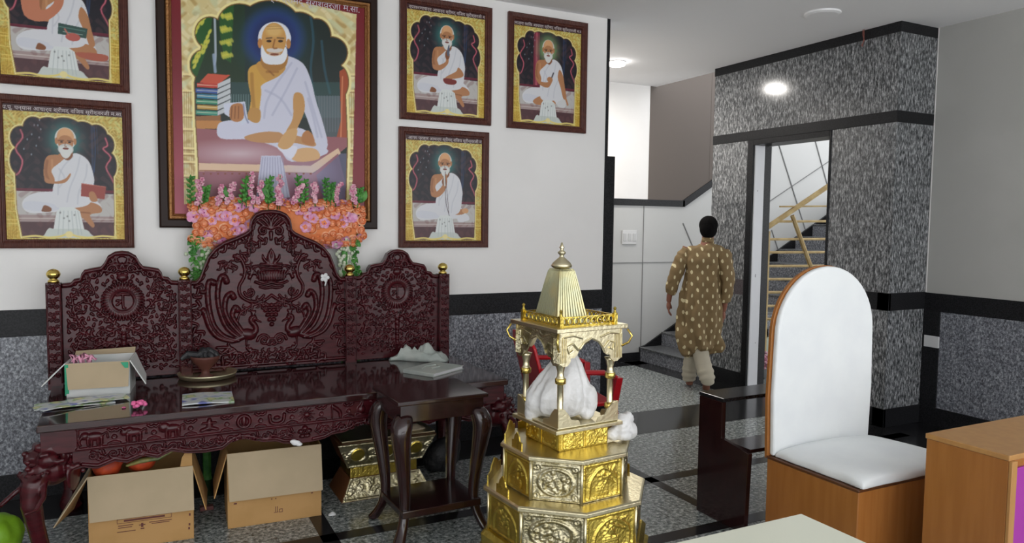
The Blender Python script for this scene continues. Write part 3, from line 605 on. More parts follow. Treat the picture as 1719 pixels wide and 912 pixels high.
def centre(X,Z):
    C=Carve(np.abs(X-CX),Z); A=.020
    C.stroke([(a,b-.014) for a,b in ctop],.014,.014,.024,False); C.stroke([(a*.9,b-.042) for a,b in ctop[1:9]],.005,.005,.012,False)
    # shell in the crown
    for x,y in ((440,60),(412,66),(392,84),(378,100)): C.stroke([cz(440,140),cz((x+440)/2-4,(y+130)/2),cz(x,y)],.006,.011,.016) if 0 else C.stroke([(0,cz(0,140)[1]),(-cz(x+18,0)[0]*.8,cz(0,y+22)[1]),(-cz(x,0)[0],cz(0,y)[1])],.006,.011,.016)
    C.curl(.045,cz(0,150)[1],.030,2.2,-1,1.3,.009,.016); C.curl(.105,cz(0,135)[1],.018,2.0,-1,1.,.007,.014)
    C.stroke([(0,cz(0,160)[1]),(0.004,cz(0,200)[1])],.012,.003,.016)
    def q(pts): return [(abs((x-440)/870),1.662-(y-35)/885) for x,y in pts]
    # acanthus following the shoulder
    C.leafs(q([(340,180),(250,215),(180,240),(120,280),(90,340),(70,410)]),14,.038,.011,.015,3)
    C.curl(*q([(150,275)])[0],.035,0,1,1.2,.009,.014); C.curl(*q([(100,330)])[0],.028,0,-1,1.1,.008,.014)
    C.leafs(q([(420,190),(370,215),(330,250),(300,290)]),9,.030,.009,.015,5); C.curl(*q([(335,245)])[0],.026,1,1,1.2,.008,.014)
    # big C scrolls beside the vase
    C.stroke(q([(255,285),(285,300),(305,350),(300,400),(275,450),(285,500),(330,530),(375,525),(400,500)]),.010,.007,.017); C.curl(*q([(268,300)])[0],.024,1.5,1,1.2,.007,.014)
    C.leafs(q([(300,330),(330,380),(350,340)]),6,.035,.009,.014,9); C.leafs(q([(180,320),(215,345),(245,330)]),8,.030,.008,.014,11); C.curl(*q([(330,480)])[0],.032,0,-1,1.3,.007,.014)
    C.stroke(q([(330,400),(345,370),(360,350)]),.012,.003,.014)
    # vase of flame
    C.ell(0,cz(0,395)[1],.085,.040,.024); C.stroke([(0,cz(0,350)[1]),(.055,cz(0,352)[1])],.010,.008,.022,False); C.stroke([(0,cz(0,335)[1]),(.062,cz(0,330)[1])],.007,.006,.020,False)
    for k in range(6): C.stroke([(k*.014,cz(0,415)[1]),(k*.0155,cz(0,368)[1])],.006,.004,.029)
    C.stroke([(0,cz(0,430)[1]),(.05,cz(0,440)[1]),(.095,cz(0,425)[1])],.009,.006,.018); C.stroke([(0,cz(0,455)[1]),(.04,cz(0,460)[1]),(.07,cz(0,452)[1])],.009,.004,.014)
    C.stroke([(0,cz(0,325)[1]),(.012,cz(0,290)[1]),(0,cz(0,250)[1])],.024,.003,.020); C.stroke([(.02,cz(0,325)[1]),(.045,cz(0,300)[1]),(.05,cz(0,280)[1])],.012,.003,.016)
    # grape pendant and scrolls
    for k in range(5):
        for j in range(5-k): C.ell((j-(4-k)/2)*.024,cz(0,555+k*26)[1],.013,.013,.020)
    C.stroke(q([(440,500),(400,530),(360,545),(310,570),(275,600),(265,640)]),.008,.005,.015); C.leafs(q([(400,520),(340,555),(280,590)]),8,.028,.008,.014,13); C.curl(*q([(400,560)])[0],.022,2,1,1.2,.007,.014)
    # peacock
    C.stroke(q([(250,735),(290,720),(335,708),(358,690),(352,660),(335,640),(335,620),(350,612)]),.020,.011,.022); C.ell(*q([(318,708)])[0],.050,.034,.028,.25); C.ell(*q([(352,625)])[0],.014,.016,.022); C.stroke(q([(355,628),(385,645)]),.006,.002,.016,False)
    for k in range(3): C.stroke(q([(345,608),(338+k*8,585)]),.003,.006,.014,False)
    C.stroke(q([(310,730),(308,765)]),.006,.004,.014,False)
    for pl in ([(270,738),(200,712),(150,650),(128,560),(122,470),(130,420),(155,425)],[(275,725),(215,670),(180,580),(170,480),(185,400),(205,395),(215,420)],[(285,712),(235,650),(205,580),(210,510),(235,485),(248,505)],[(295,700),(258,640),(240,600),(255,560),(270,575)],[(240,742),(170,715),(130,660),(110,590),(100,570)]):
        C.stroke(q(pl),.012,.017,.022)
        R_=smooth(q(pl),4,False)
        for p in R_[3::2]: C.ell(p[0],p[1],.006,.006,.026)
    # borders and bottom scrolls
    C.leafs(q([(60,440),(95,480),(60,540),(45,620),(70,680),(95,740),(50,800),(60,850)]),18,.034,.010,.015,17)
    C.curl(*q([(65,590)])[0],.03,1,1,1.2,.008,.014); C.curl(*q([(60,720)])[0],.032,1,-1,1.2,.008,.014)
    C.stroke(q([(165,770),(230,775),(262,810),(240,850),(200,880)]),.009,.006,.016); C.leafs(q([(150,880),(200,850),(250,800),(210,780)]),9,.04,.012,.016,19)
    C.leafs(q([(270,860),(310,830),(330,790),(350,830)]),8,.028,.010,.015,23); C.curl(*q([(400,745)])[0],.040,0,1,1.4,.008,.015); C.curl(*q([(430,760)])[0],.028,3,-1,1.2,.007,.014)
    C.leafs(q([(440,860),(390,850),(350,865),(330,870)]),8,.028,.009,.015,29); C.leafs(q([(440,820),(400,815),(370,825)]),7,.024,.008,.014,31)
    C.stroke([(0,.715),(.47,.715)],.010,.010,.016,False)
    return C.h
def side(cx,seed,sgn):
    rnd=random.Random(seed); sp=[]
    for _ in range(900):
        x,z=rnd.uniform(.02,.27),rnd.uniform(.73,1.29)
        if z>stp(x)-.03: continue
        if math.hypot(x,z-1.13)<.125: continue
        if all(math.hypot(x-a,z-b)>.024 for a,b,_ in sp): sp.append((x,z,rnd.uniform(0,6.3)))
    def hf(X,Z):
        C=Carve(np.abs(X-cx),Z)
        C.stroke([(a,b-.012) for a,b in stop],.013,.013,.022,False)
        C.ell(0,1.13,.098,.098,.016,0,.22); C.ell(0,1.13,.070,.070,.012,0,.13)
        for k in range(36):
            a=k*PI/18; C.stroke([(abs(.078*math.cos(a)),1.13+.078*math.sin(a)),(abs(.105*math.cos(a)),1.13+.105*math.sin(a))],.005,.006,.020,False) if math.cos(a)>-.01 else None
        # emblem inside (only once, not mirrored)
        E_=Carve(X-cx,Z); 
        for pl in ([(-.03,1.165),(.0,1.17),(.03,1.165)],[(0,1.17),(0,1.10),(.01,1.09)],[(-.03,1.135),(-.01,1.13),(-.03,1.11)]): E_.stroke(pl,.006,.006,.012)
        C.h=np.maximum(C.h,E_.h)
        # crown: lotus vase
        C.stroke([(0,1.39),(.03,1.385),(.045,1.36)],.010,.006,.014); C.leafs([(0,1.30),(.02,1.345),(.05,1.36)],6,.025,.009,.015,seed)
        C.curl(.045,1.31,.03,0,1,1.2,.008,.015); C.ell(0,1.265,.028,.024,.020); C.curl(.14,1.285,.028,1.6,-1,1.2,.009,.016,(.06,1.30)); C.leafs([(.09,1.30),(.16,1.295),(.19,1.26)],6,.026,.008,.014,seed+2)
        C.ell(.04,1.24,.012,.012,.016)
        # vine
        for pl,n in (([(.03,.98),(.07,1.03),(.12,1.08),(.17,1.14),(.20,1.22)],12),([(.25,.80),(.22,.9),(.19,.97),(.23,1.05),(.25,1.18)],14),([(.02,.75),(.08,.80),(.16,.82),(.24,.78)],12),([(.0,.99),(.06,.96),(.12,.93),(.18,.95)],9),([(0.03,.88),(.09,.9),(.15,.87)],7)):
            C.stroke(pl,.007,.005,.014); C.leafs(pl,n,.026,.0085,.015,seed+n)
        for x,z,R in ((.16,1.20,.028),(.22,1.10,.030),(.10,.955,.028),(.2,.90,.03),(.09,.83,.027),(.18,.80,.026),(.25,1.0,.022)): C.curl(x,z,R,seed%5,1 if R>.027 else -1,1.3,.006,.014)
        C.stroke([(0,.97),(0,.78)],.016,.012,.016,False)
        for k in range(6): C.ell(0,.95-k*.033,.016,.012,.024)
        for x,z,a in sp: C.stroke([(x,z),(x+.016*math.cos(a),z+.016*math.sin(a))],.0075,.003,.011,False)
        return C.h
    return hf
YB=.885
TH=.035
bk=grid_relief('back_panel',.685,1.615,lambda x:.69,lambda x:ct(x-CX),330,340,centre,YB,TH,M['wood'],BED)
grid_relief('back_panel',.045,.635,lambda x:.69,lambda x:stp(x-.340),230,250,side(.340,4,1),YB,TH,M['wood'],BED)
grid_relief('back_panel',1.665,2.255,lambda x:.69,lambda x:stp(x-1.960),230,250,side(1.960,9,1),YB,TH,M['wood'],BED)
def posth(cx):
    def hf(X,Z):
        C=Carve(X-cx,Z)
        for k in range(7):
            z=.76+k*.075
            for s in (-1,1):
                C.curl(s*.014,z+.018,.012,0,s,1,.004,.010); C.curl(s*.014,z-.018,.012,3,s,1,.004,.010)
            C.ell(0,z,.010,.010,.012)
        C.stroke([(-.030,.70),(-.030,1.23)],.003,.003,.008,False); C.stroke([(.030,.70),(.030,1.23)],.003,.003,.008,False)
        return C.h
    return hf
for px_ in (.008,.660,1.640,2.290):
    po=grid_relief('post',px_-.036,px_+.036,lambda x:.66,lambda x:1.243,40,200,posth(px_),YB-.03,.075,M['wood'],BED)
    fi=MB().lathe([(.0,.0),(.028,.0),(.028,.012),(.020,.018),(.018,.022),(.028,.030),(.034,.042),(.034,.052),(.026,.066),(.012,.074),(.0,.076)],(px_,YB+.005,1.243),20).build('finial',M['brassb'],None,smooth=True); fi.parent=po; fi['label']='gold ball knob'
# seat
MB().box(-.012,BW+.01,-.015,YB-.0,BT-.035,BT).build('seat',M['wood_top'],BED,bevel=.006)
MB().box(.03,BW-.03,.03,YB+.02,BT-.09,BT-.036).build('seat_frame',M['dark_wood'],BED)
def frieze(X,Z):
    C=Carve(X,Z); z0=.592
    C.stroke([(.14,.638),(2.2,.638)],.005,.005,.006,False); C.stroke([(.14,.547),(2.2,.547)],.006,.006,.009,False); C.stroke([(.145,.545),(.145,.64)],.005,.005,.007,False); C.stroke([(2.18,.545),(2.18,.64)],.005,.005,.007,False)
    def beast(x,s,kind):
        C.ell(x,z0+.006,.036,.020,.015); C.ell(x-s*.038,z0+.012,.018,.018,.015)
        for d in (-.026,-.012,.014,.028): C.stroke([(x+d,z0),(x+d,z0-.034)],.007,.005,.012,False)
        if kind==0: C.stroke([(x-s*.05,z0+.01),(x-s*.062,z0-.01),(x-s*.056,z0-.03)],.007,.004,.013)
        if kind==1: C.stroke([(x-s*.045,z0+.025),(x-s*.06,z0+.040)],.004,.002,.012,False); C.ell(x-s*.018,z0+.022,.016,.012,.014)
        if kind==2: C.ell(x-s*.036,z0+.014,.024,.024,.014)
        C.stroke([(x+s*.034,z0+.012),(x+s*.05,z0+.02),(x+s*.054,z0-.005)],.004,.003,.010)
    beast(.21,1,0);beast(.37,1,1);beast(.535,1,2)
    x=.70; C.ell(x,z0+.026,.010,.011,.014);C.stroke([(x,z0+.015),(x,z0-.012)],.013,.016,.014,False);C.stroke([(x-.035,z0-.022),(x,z0-.012),(x+.035,z0-.022)],.009,.007,.013);C.stroke([(x-.03,z0+.012),(x+.03,z0+.012)],.005,.004,.012,False)
    x=.86; C.ell(x,z0,.036,.038,.013,0,.22);C.ell(x,z0,.012,.034,.015)
    x=1.02; C.stroke([(x-.036,z0+.016),(x-.03,z0-.018),(x,z0-.03),(x+.03,z0-.018),(x+.036,z0+.016)],.008,.008,.013);C.ell(x,z0+.002,.016,.010,.015)
    x=1.17
    C.ell(x,z0,.017,.017,.015)
    for k in range(12): a=k*PI/6; C.stroke([(x+.02*math.cos(a),z0+.02*math.sin(a)),(x+.038*math.cos(a),z0+.038*math.sin(a))],.004,.002,.010,False)
    x=1.32; C.stroke([(x-.02,z0-.035),(x-.018,z0+.038)],.004,.004,.012,False);C.stroke([(x-.015,z0+.028),(x+.02,z0+.0),(x+.026,z0-.03)],.010,.008,.012)
    for x in (1.46,1.62,1.78,1.94,2.08): C.ell(x,z0-.004,.022,.024,.014);C.stroke([(x,z0+.018),(x+.008,z0+.04)],.007,.003,.012,False);C.stroke([(x-.025,z0-.03),(x+.025,z0-.03)],.006,.006,.012,False)
    for x in (.29,.455,.615,.78,.94,1.095,1.245,1.39,1.54,1.70,1.86,2.01):
        C.ell(x,z0-.004,.011,.011,.012,0,.4);C.ell(x,z0-.004,.004,.004,.012)
        C.stroke([(x-.024,z0+.034),(x-.010,z0+.024),(x,z0+.030),(x+.010,z0+.024),(x+.024,z0+.034)],.006,.006,.011);C.stroke([(x-.024,z0-.034),(x,z0-.026),(x+.024,z0-.034)],.005,.005,.010)
    return C.h*1.15
grid_relief('frieze',.0,BW-.0,lambda x:.535,lambda x:BT-.036,900,46,frieze,.022,.03,M['wood'],BED)
sc=[(0,.42),(.08,.425),(.16,.442),(.22,.428),(.29,.452),(.34,.438),(.41,.462),(.47,.442),(.53,.468),(.60,.448),(.68,.440),(.76,.445),(.80,.475),(.84,.490),(.90,.478),(.95,.458),(1.02,.452),(1.06,.435),(1.12,.428)]
def scb(x): 
    d=abs(x-1.1625); return float(np.interp(1.1625-d,[a for a,b in sc],[b+.013 for a,b in sc]))
def apron(X,Z):
    C=Carve(np.where(X>1.1625,2.325-X,X),Z)
    C.stroke([(a,b+.030) for a,b in sc if a>.1],.008,.008,.011,False)
    for a in np.arange(.2,1.1,.085):
        C.curl(a,.505,.020,a*40,1 if int(a*100)%2 else -1,1.2,.006,.010); C.leafs([(a+.02,.49),(a+.05,.515)],4,.02,.007,.014,int(a*100))
    for k in range(5):
        an=k*2*PI/5+.3; C.ell(1.1625-abs(.022*math.cos(an)),.497+.022*math.sin(an),.015,.012,.018)
    C.ell(1.1625,.497,.009,.009,.022)
    return C.h
grid_relief('apron',.12,BW-.12,scb,lambda x:.536,700,50,apron,.034,.024,M['wood'],BED)
MB().box(0,.03,.04,YB,.50,BT-.036).box(BW-.03,BW,.04,YB,.50,BT-.036).box(0,BW,YB-.03,YB,.50,BT-.036).build('side_rail',M['dark_wood'],BED,bevel=.003)
def elephant(px,py,ang,parent):
    m=MB(); R_=Matrix.Rotation(ang,4,'Z'); T_=Matrix.Translation((px,py,0))
    Q=lambda x,y,z: tuple((T_@R_@Vector((x,y,z))))
    ME=R_.to_3x3()
    m.ell(Q(0,0,.46),(.085,.10,.085),14,0,ME); m.ell(Q(-.035,-.055,.515),(.045,.05,.04),12,0,ME); m.ell(Q(.035,-.055,.515),(.045,.05,.04),12,0,ME)
    m.ell(Q(0,.03,.50),(.08,.08,.06),12,0,ME)
    # trunk as leg
    m.tube([Q(0,-.06,.46),Q(0,-.105,.40),Q(0,-.115,.32),Q(0,-.095,.22),Q(0,-.07,.12),Q(0,-.065,.05),Q(0,-.085,.0)],[.060,.052,.043,.036,.034,.036,.048],14)
    for s in (-1,1):
        m.prism([(0,0)],'x',0,0) if 0 else None
        m.ell(Q(s*.088,.03,.43),(.016,.070,.085),12,0,Matrix.Rotation(ang+s*.35,3,'Z')); 
        m.tube([Q(s*.045,-.09,.41),Q(s*.080,-.13,.37),Q(s*.095,-.185,.335),Q(s*.085,-.235,.335)],[.015,.013,.011,.006],8)
        m.ell(Q(s*.060,-.085,.465),(.010,.010,.008),8)
        for k in range(9): 
            a=k/8*1.5-.3; m.ell(Q(s*(.045+.012*k),-.10+.016*k,.545-.012*k+.012*math.sin(k*2)),(.013,.013,.013),8)
    for k in range(7): m.ell(Q(0,-.128+.0*k,.50-.03*k+.02),(.016,.014,.011),8)
    for k in range(8): m.tube([Q(-.06,-.12,.46),Q(0,-.14,.43),Q(.06,-.12,.46)],.010,8) if k==0 else m.ell(Q(-.07+.02*k,-.118-.012*math.sin(k*.4),.475-.02*math.sin(k*.45)),(.010,.010,.010),6)
    m.tube([Q(-.085,.04,.535),Q(-.04,-.04,.565),Q(0,-.07,.57),Q(.04,-.04,.565),Q(.085,.04,.535)],[.02]*5,8)
    return m.build('leg',M['wood'],parent,remesh=.0065,sm=2)
elephant(.035,.095,-.70,BED); elephant(BW-.035,.095,.70,BED)
for x in (.07,BW-.07): MB().lathe([(.05,0),(.06,.04),(.035,.12),(.05,.3),(.055,.46),(.04,.5)],(x,.80,0),16).build('leg',M['wood'],BED,smooth=True)
def bedpt(x,y,z=BT): 
    a=.022; return (-.413+x*math.cos(a)-y*math.sin(a),3.801+x*math.sin(a)+y*math.cos(a),z)
# small stickers stuck on the carving
fl=MB()
for k in range(5): a=k*2*PI/5; fl.ell((.016*math.cos(a),-.004,.016*math.sin(a)),(.015,.005,.012),8,0,Matrix.Rotation(-a,3,'Y'))
fl.tube([(0,-.004,0),(.006,-.004,-.03),(.0,-.004,-.05)],.005,6)
p=P(544,466,'y',4.69); o=fl.build('paper_flower',M['paper'],smooth=True); o.location=(p[0],4.672,p[2]); tag(o,'tiny white flower stuck on the carved peacock panel of the throne back','paper flower')
p=P(496,752,'y',3.84); o=MB().ell((0,0,0),(.024,.012,.014),8).ell((.016,-.004,-.008),(.016,.010,.010),8).ell((-.014,0,.010),(.018,.010,.010),8).build('paper_scrap',M['paper'],remesh=.004); o.location=(p[0],3.823,p[2]+.030); tag(o,'white paper scrap caught on the scalloped throne apron','paper scrap')
# ------------------------------------------------------------------ FLOWERS ABOVE THE THRONE
FW=thing('flower_bank','long bank of orange and pink roses with green sprays behind the throne back','floral arrangement',(.795,4.812,0))
ZC=1.578
def bankpt(u,a): # u along, a angle
    return Vector((u,-.038*math.cos(a),ZC+.125*math.sin(a)))
MB().loft([[(x,-.034*math.cos(a)*s,ZC+.115*math.sin(a)*s) for a in np.linspace(-PI/2,1.5*PI,20,endpoint=False)] for x,s in ((-.49,.5),(-.47,.85),(-.4,1),(.4,1),(.47,.85),(.49,.5))]).build('foam_core',M['rose_in'],FW)
def rose(m,r):
    """a full rose: a round bud wrapped by overlapping curled petals"""
    b=MB(); b.ell((0,0,.25*r),(.62*r,.62*r,.42*r),10)
    for lay,(n,rad,lift,tip) in enumerate(((5,1.0,.10,-.10),(5,.80,.42,.02),(4,.58,.62,.06),(3,.34,.74,.08))):
        for k in range(n):
            a=2*PI*k/n+lay*.75; vs=[];fs=[]
            for i in range(4):
                t=i/3
                for j in range(7):
                    q=(j-3)/3; ang=a+q*(PI/n)*1.25; rr=r*rad*(.42+.58*math.sin(t*PI/2)+.07*(1-q*q)*t); zz=r*(lift*t+ .05+ (tip if t>.8 else 0)-.12*q*q*t)
                    vs.append((rr*math.cos(ang),rr*math.sin(ang),zz+.10*r*lay*.5))
            for i in range(3):
                for j in range(6): w_=i*7+j; fs.append((w_,w_+1,w_+8,w_+7))
            b.add(vs,fs,2 if lay in (1,3) else 0)
    return b
def blossom(m,r):
    b=MB()
    for k in range(5):
        a=2*PI*k/5; vs=[];fs=[]
        for i in range(4):
            t=i/3
            for j in range(5):
                s=(j-2)/2; ang=a+s*.74*math.sin(PI*(.22+.5*t)); rr=r*(.08+1.0*t-.14*s*s*t); vs.append((rr*math.cos(ang),rr*math.sin(ang),r*(.08+.42*t*t+.10*abs(s)*t)))
        for i in range(3):
            for j in range(4): q=i*5+j; fs.append((q,q+1,q+6,q+5))
        b.add(vs,fs)
    b.ell((0,0,.15*r),(.14*r,.14*r,.22*r),6); return b

R0=rose(None,.029); R1=blossom(None,.033)
protoO=R0.build('rose',[M['rose_o'],M['rose_o'],M['rose_in']],FW,smooth=True); protoP=R1.build('blossom',[M['rose_p'],mat('plum_heart',(.35,.05,.20),.7)],FW,smooth=True); protoO['label']='orange rose'; protoP['label']='pink blossom'
for p_ in protoP.data.polygons:
    if p_.index>=60: p_.material_index=1
rnd=random.Random(8); pts=[]
for _ in range(14000):
    u=rnd.uniform(-.515,.515); a=rnd.uniform(-1.9,1.9)
    if abs(u)>.47: a*=.7
    q=(u,a*.085)
    if all(math.hypot(q[0]-b[0],q[1]-b[1])>.0325 for b in pts): pts.append(q)
pts.sort(key=lambda q:(abs(q[1])>.118, abs(q[0])<.17 and q[1]<.03, abs(q[1])))
rest=MB(); usedO=usedP=False; no=0
for q in pts:
    u,a=q[0],q[1]/.085; p=Vector((u,-.022*math.cos(a)-.006+(.02 if abs(u)<.40 and ZC+.132*math.sin(a)<ct(u)+.02 else 0),ZC+.132*math.sin(a)*(1 if abs(u)<.49 else .8)))
    nrm=Vector((max(0,(abs(u)-.44))*6*(1 if u>0 else -1)+rnd.uniform(-.2,.2),-math.cos(a)-.25,math.sin(a)*.8+rnd.uniform(-.2,.2))).normalized()
    pink=rnd.random()<.36; sc_=rnd.uniform(.85,1.12)
    rot=nrm.to_track_quat('Z','Y').to_matrix().to_4x4()@Matrix.Rotation(rnd.uniform(0,6),4,'Z')
    Mx=Matrix.Translation(p)@rot@Matrix.Scale(sc_,4)
    if no<100:
        pr_=protoP if pink else protoO
        if pink and not usedP: o=pr_; usedP=True
        elif not pink and not usedO: o=pr_; usedO=True
        else: o=pr_.copy(); COL.objects.link(o)
        o.parent=FW; o.matrix_local=Mx; no+=1
    else:
        src=R1 if pink else R0
        rest.add([Mx@Vector(v) for v in src.v],src.f,0)
        for i_ in range(len(src.f)): rest.m[-len(src.f)+i_]=1 if pink else src.m[i_]
o=rest.build('small_roses',[M['rose_o'],M['rose_p'],M['rose_in']],FW,smooth=True); o['kind']='stuff'
def leafmesh(b,base,tip,w,bend=.02,mi=0):
    base=Vector(base);tip=Vector(tip);d=tip-base;s=d.cross(Vector((0,1,0))).normalized(); vs=[];fs=[]
    for i in range(6):
        t=i/5; c=base+d*t+Vector((0,-bend*math.sin(PI*t),0)); ww=w*math.sin(PI*min(.97,.12+.88*t))
        vs+= [c-s*ww,c+Vector((0,.006,0)),c+s*ww]
    for i in range(5):
        for j in range(2): q=i*3+j; fs.append((q,q+1,q+4,q+3))
    b.add(vs,fs,mi)
def spray(name,x,z0,h,lean,m,kind,seed):
    rnd=random.Random(seed); b=MB()
    x-=FW.location[0]; yy=-.03
    b.tube([(x,yy,z0-.03),(x+lean*.5,yy-.01,z0+h*.5),(x+lean,yy-.02,z0+h)],.003,5,mi=1)
    n=12 if kind=='orchid' else 10
    for k in range(n):
        t=(k+.5)/n; cx=x+lean*t+rnd.uniform(-.014,.014); c=(cx,yy-.015-rnd.uniform(0,.02),z0+h*t)
        if kind=='orchid':
            for j in range(5): a=j*2*PI/5+k; b.ell((c[0]+.009*math.cos(a),c[1],c[2]+.009*math.sin(a)),(.008,.004,.007),6)
        else:
            s=1 if k%2 else -1; leafmesh(b,(x+lean*t,yy,c[2]),(x+lean*t+s*.026,yy-.012,c[2]+.022),.010,mi=0)
    if kind!='orchid': leafmesh(b,(x+lean*.8,yy,z0+h*.8),(x+lean*1.2,yy,z0+h*1.15),.010)
    return b.build(name,[m,M['leaf']],FW,smooth=True)
def wx(px,py): p=P(px,py,'y',4.82); return p[0],p[2]
for i,(px,py0,py1,ln,kd) in enumerate(((320,338,300,-.0,'fern'),(332,338,300,.01,'orchid'),(341,338,315,.02,'fern'),(366,338,312,.01,'orchid'),(381,336,308,.03,'orchid'),(404,338,300,.03,'fern'),(412,336,302,.0,'fern'),(424,336,290,-.02,'orchid'),(433,336,305,.02,'orchid'),(449,338,300,.01,'fern'),(455,338,305,-.03,'fern'),(464,338,295,.015,'orchid'),(468,338,308,-.0,'orchid'),(490,336,310,.05,'orchid'),(503,336,299,-.02,'fern'),(509,336,305,.0,'fern'),(527,334,308,-.01,'orchid'),(546,334,303,-.01,'fern'),(552,334,310,.01,'fern'),(560,334,308,.03,'orchid'),(590,336,312,-.01,'orchid'),(597,338,318,.02,'fern'))):
    x,z0=wx(px,py0+6); z1=wx(px,py1)[1]; spray('orchid_spray' if kd=='orchid' else 'fern_spray',x,z0,z1-z0,ln,M['orchid'] if kd=='orchid' else M['leaf'],kd,i)
b=MB()
for (x0,z0,x1,z1,w) in ((.50,1.72,.535,1.80,.022),(.49,1.715,.49,1.78,.016),(-.09,1.71,-.11,1.82,.02),(-.33,1.71,-.33,1.80,.018),(.33,1.71,.325,1.82,.02)): leafmesh(b,(x0,-.03,z0),(x1,-.04,z1),w)
b.build('broad_leaves',M['leaf'],FW,smooth=True)
# flower pillars under the bank
for px,wd,sd in ((342,.085,2),(577,.105,5)):
    x=P(px,440,'y',4.83)[0]-FW.location[0]; rnd=random.Random(sd)
    MB().lathe([(.03,0),(.025,.02),(.02,1.5)],(x,.0,0),10).build('stand_pole',M['leaf'],FW)
    b=MB()
    for k in range(260):
        z=rnd.uniform(.7,1.50); xx=x+rnd.gauss(0,wd*.35); b.ell((xx,-.012+rnd.uniform(-.012,.012),z),(.013,.008,.013),6,0)
    ob=b.build('white_blossoms',M['wflower'],FW,smooth=True); ob['kind']='stuff'
    b=MB()
    for k in range(170):
        s=-1 if px<400 else 1; z=rnd.uniform(.7,1.50); xx=x+s*wd*.62+rnd.uniform(-.02,.02); dx=rnd.uniform(-.03,.03); leafmesh(b,(xx,-.005,z),(xx+dx,-.02-rnd.uniform(0,.01),z+rnd.uniform(-.03,.02)),.014)
    ob=b.build('trailing_leaves',M['leaf'],FW,smooth=True); ob['kind']='stuff'
#MARK_B
# ------------------------------------------------------------------ THINGS ON THE THRONE
def crumple(name,poly,z,h,m,label,cat,seed=0,res=60,folds=6,amp=.6):
    xs=[p[0] for p in poly];ys=[p[1] for p in poly]; cx,cy=sum(xs)/len(xs),sum(ys)/len(ys)
    b=MB(); n=40; rings=[]; P_=smooth(poly,max(2,n//len(poly)),True); N=len(P_); K=16
    vs=[];fs=[]
    for k in range(K):
        s=1-k/(K-.2); 
        for i in range(N):
            x=cx+(P_[i][0]-cx)*s; y=cy+(P_[i][1]-cy)*s; e=(1-s)**.55
            zz=z+.002+h*e*(.62+amp*.7*noise.noise(Vector((x*folds*3+seed,y*folds*3,seed)))+.25*amp*noise.noise(Vector((x*folds*9,y*folds*9+seed,2))))
            vs.append((x-cx,y-cy,max(z+.001,zz)-z))
    o0=len(vs); vs.append((0,0,h*.6))
    for k in range(K-1):
        for i in range(N): j=(i+1)%N; fs.append((k*N+i,k*N+j,(k+1)*N+j,(k+1)*N+i))
    fs+=[((K-1)*N+i,(K-1)*N+(i+1)%N,o0) for i in range(N)]; fs.append(tuple(range(N-1,-1,-1)))
    b.add(vs,fs); o=b.build(name,m,smooth=True); o.location=(cx,cy,z); return tag(o,label,cat)
crumple('folded_cloth',[(1.455,4.66),(1.52,4.64),(1.62,4.55),(1.76,4.47),(1.80,4.50),(1.83,4.58),(1.72,4.64),(1.60,4.70),(1.48,4.71)],BT,.15,M['rag'],'crumpled pale grey-green cloth lying at the right end of the throne seat','cloth',3,folds=5,amp=.9)
bk_=thing('register_book','flat pale grey-green notebook lying on the throne behind the side table','book',(1.605,4.235,BT),.55)
MB().box(-.155,.155,-.115,.115,0,.004).box(-.155,.155,-.115,.115,.020,.024).box(-.157,-.150,-.115,.115,.002,.022).build('cover',M['rag'],bk_,bevel=.002)
MB().box(-.148,.148,-.110,.110,.0045,.0195).build('pages',M['paper'],bk_)
MB().tube([(-.09,.02,.027),(-.02,.05,.028),(.06,.03,.027),(.03,-.02,.027),(-.05,-.02,.028)],.004,6).build('cord',M['rag'],bk_)
# brass plate with a clay lamp
pl=thing('brass_plate','round shallow brass plate on the left part of the throne seat','plate',(.337,4.60,BT))
MB().lathe([(0,.002),(.13,.002),(.150,.010),(.157,.028),(.163,.029),(.160,.022),(.152,.004),(.13,-.0),(0,-.0)],n=40).build('plate_body',M['steel'],pl,smooth=True)
cl=thing('clay_burner','brown clay goblet burner heaped with black charcoal, standing in the brass plate','burner',(.325,4.575,BT+.003)); cl.scale=(1.18,1.18,1.5)
MB().lathe([(.0,0),(.035,0),(.036,.006),(.020,.014),(.018,.030),(.05,.055),(.066,.075),(.068,.085),(.060,.082),(.03,.062),(0,.058)],n=24).build('bowl',M['clay'],cl,smooth=True)
rnd=random.Random(4)
for k in range(11):
    a=rnd.uniform(0,6.3);r=rnd.uniform(0,.055)
    q=MB().ell((0,0,0),(rnd.uniform(.018,.030),.016,.014),7,0,Matrix.Rotation(a,3,'Z')@Matrix.Rotation(.5,3,'Y')).build('charcoal',M['char'],cl); q.location=(r*math.cos(a),r*math.sin(a)*.7,.084+rnd.uniform(0,.018))
q=MB().tube([(-.03,0,.085),(-.08,.02,.09),(-.11,.01,.075)],[.016,.014,.008],8).build('charcoal',M['char'],cl)
# loose magazines
mg=mat('magazine_print',(.55,.62,.60),.3,c2=(.60,.62,.10),scale=14,lo=.45,hi=.55); nt=mg.node_tree
n2=nt.nodes.new('ShaderNodeTexNoise'); n2.inputs['Scale'].default_value=11; r2=nt.nodes.new('ShaderNodeValToRGB'); mx=nt.nodes.new('ShaderNodeMixRGB'); tcn=nt.nodes.new('ShaderNodeTexCoord')
nt.links.new(tcn.outputs['Object'],n2.inputs[0]); e=r2.color_ramp.elements; e[0].position=.36;e[0].color=(.14,.17,.45,1);e[1].position=.45;e[1].color=(.62,.66,.66,1); q=e.new(.56); q.color=(.58,.60,.56,1); q=e.new(.60); q.color=(.18,.38,.12,1); q=e.new(.64); q.color=(.62,.60,.30,1)
nt.links.new(n2.outputs[0],r2.inputs[0]); nt.links.new(r2.outputs[0],nt.nodes['Principled BSDF'].inputs['Base Color'])
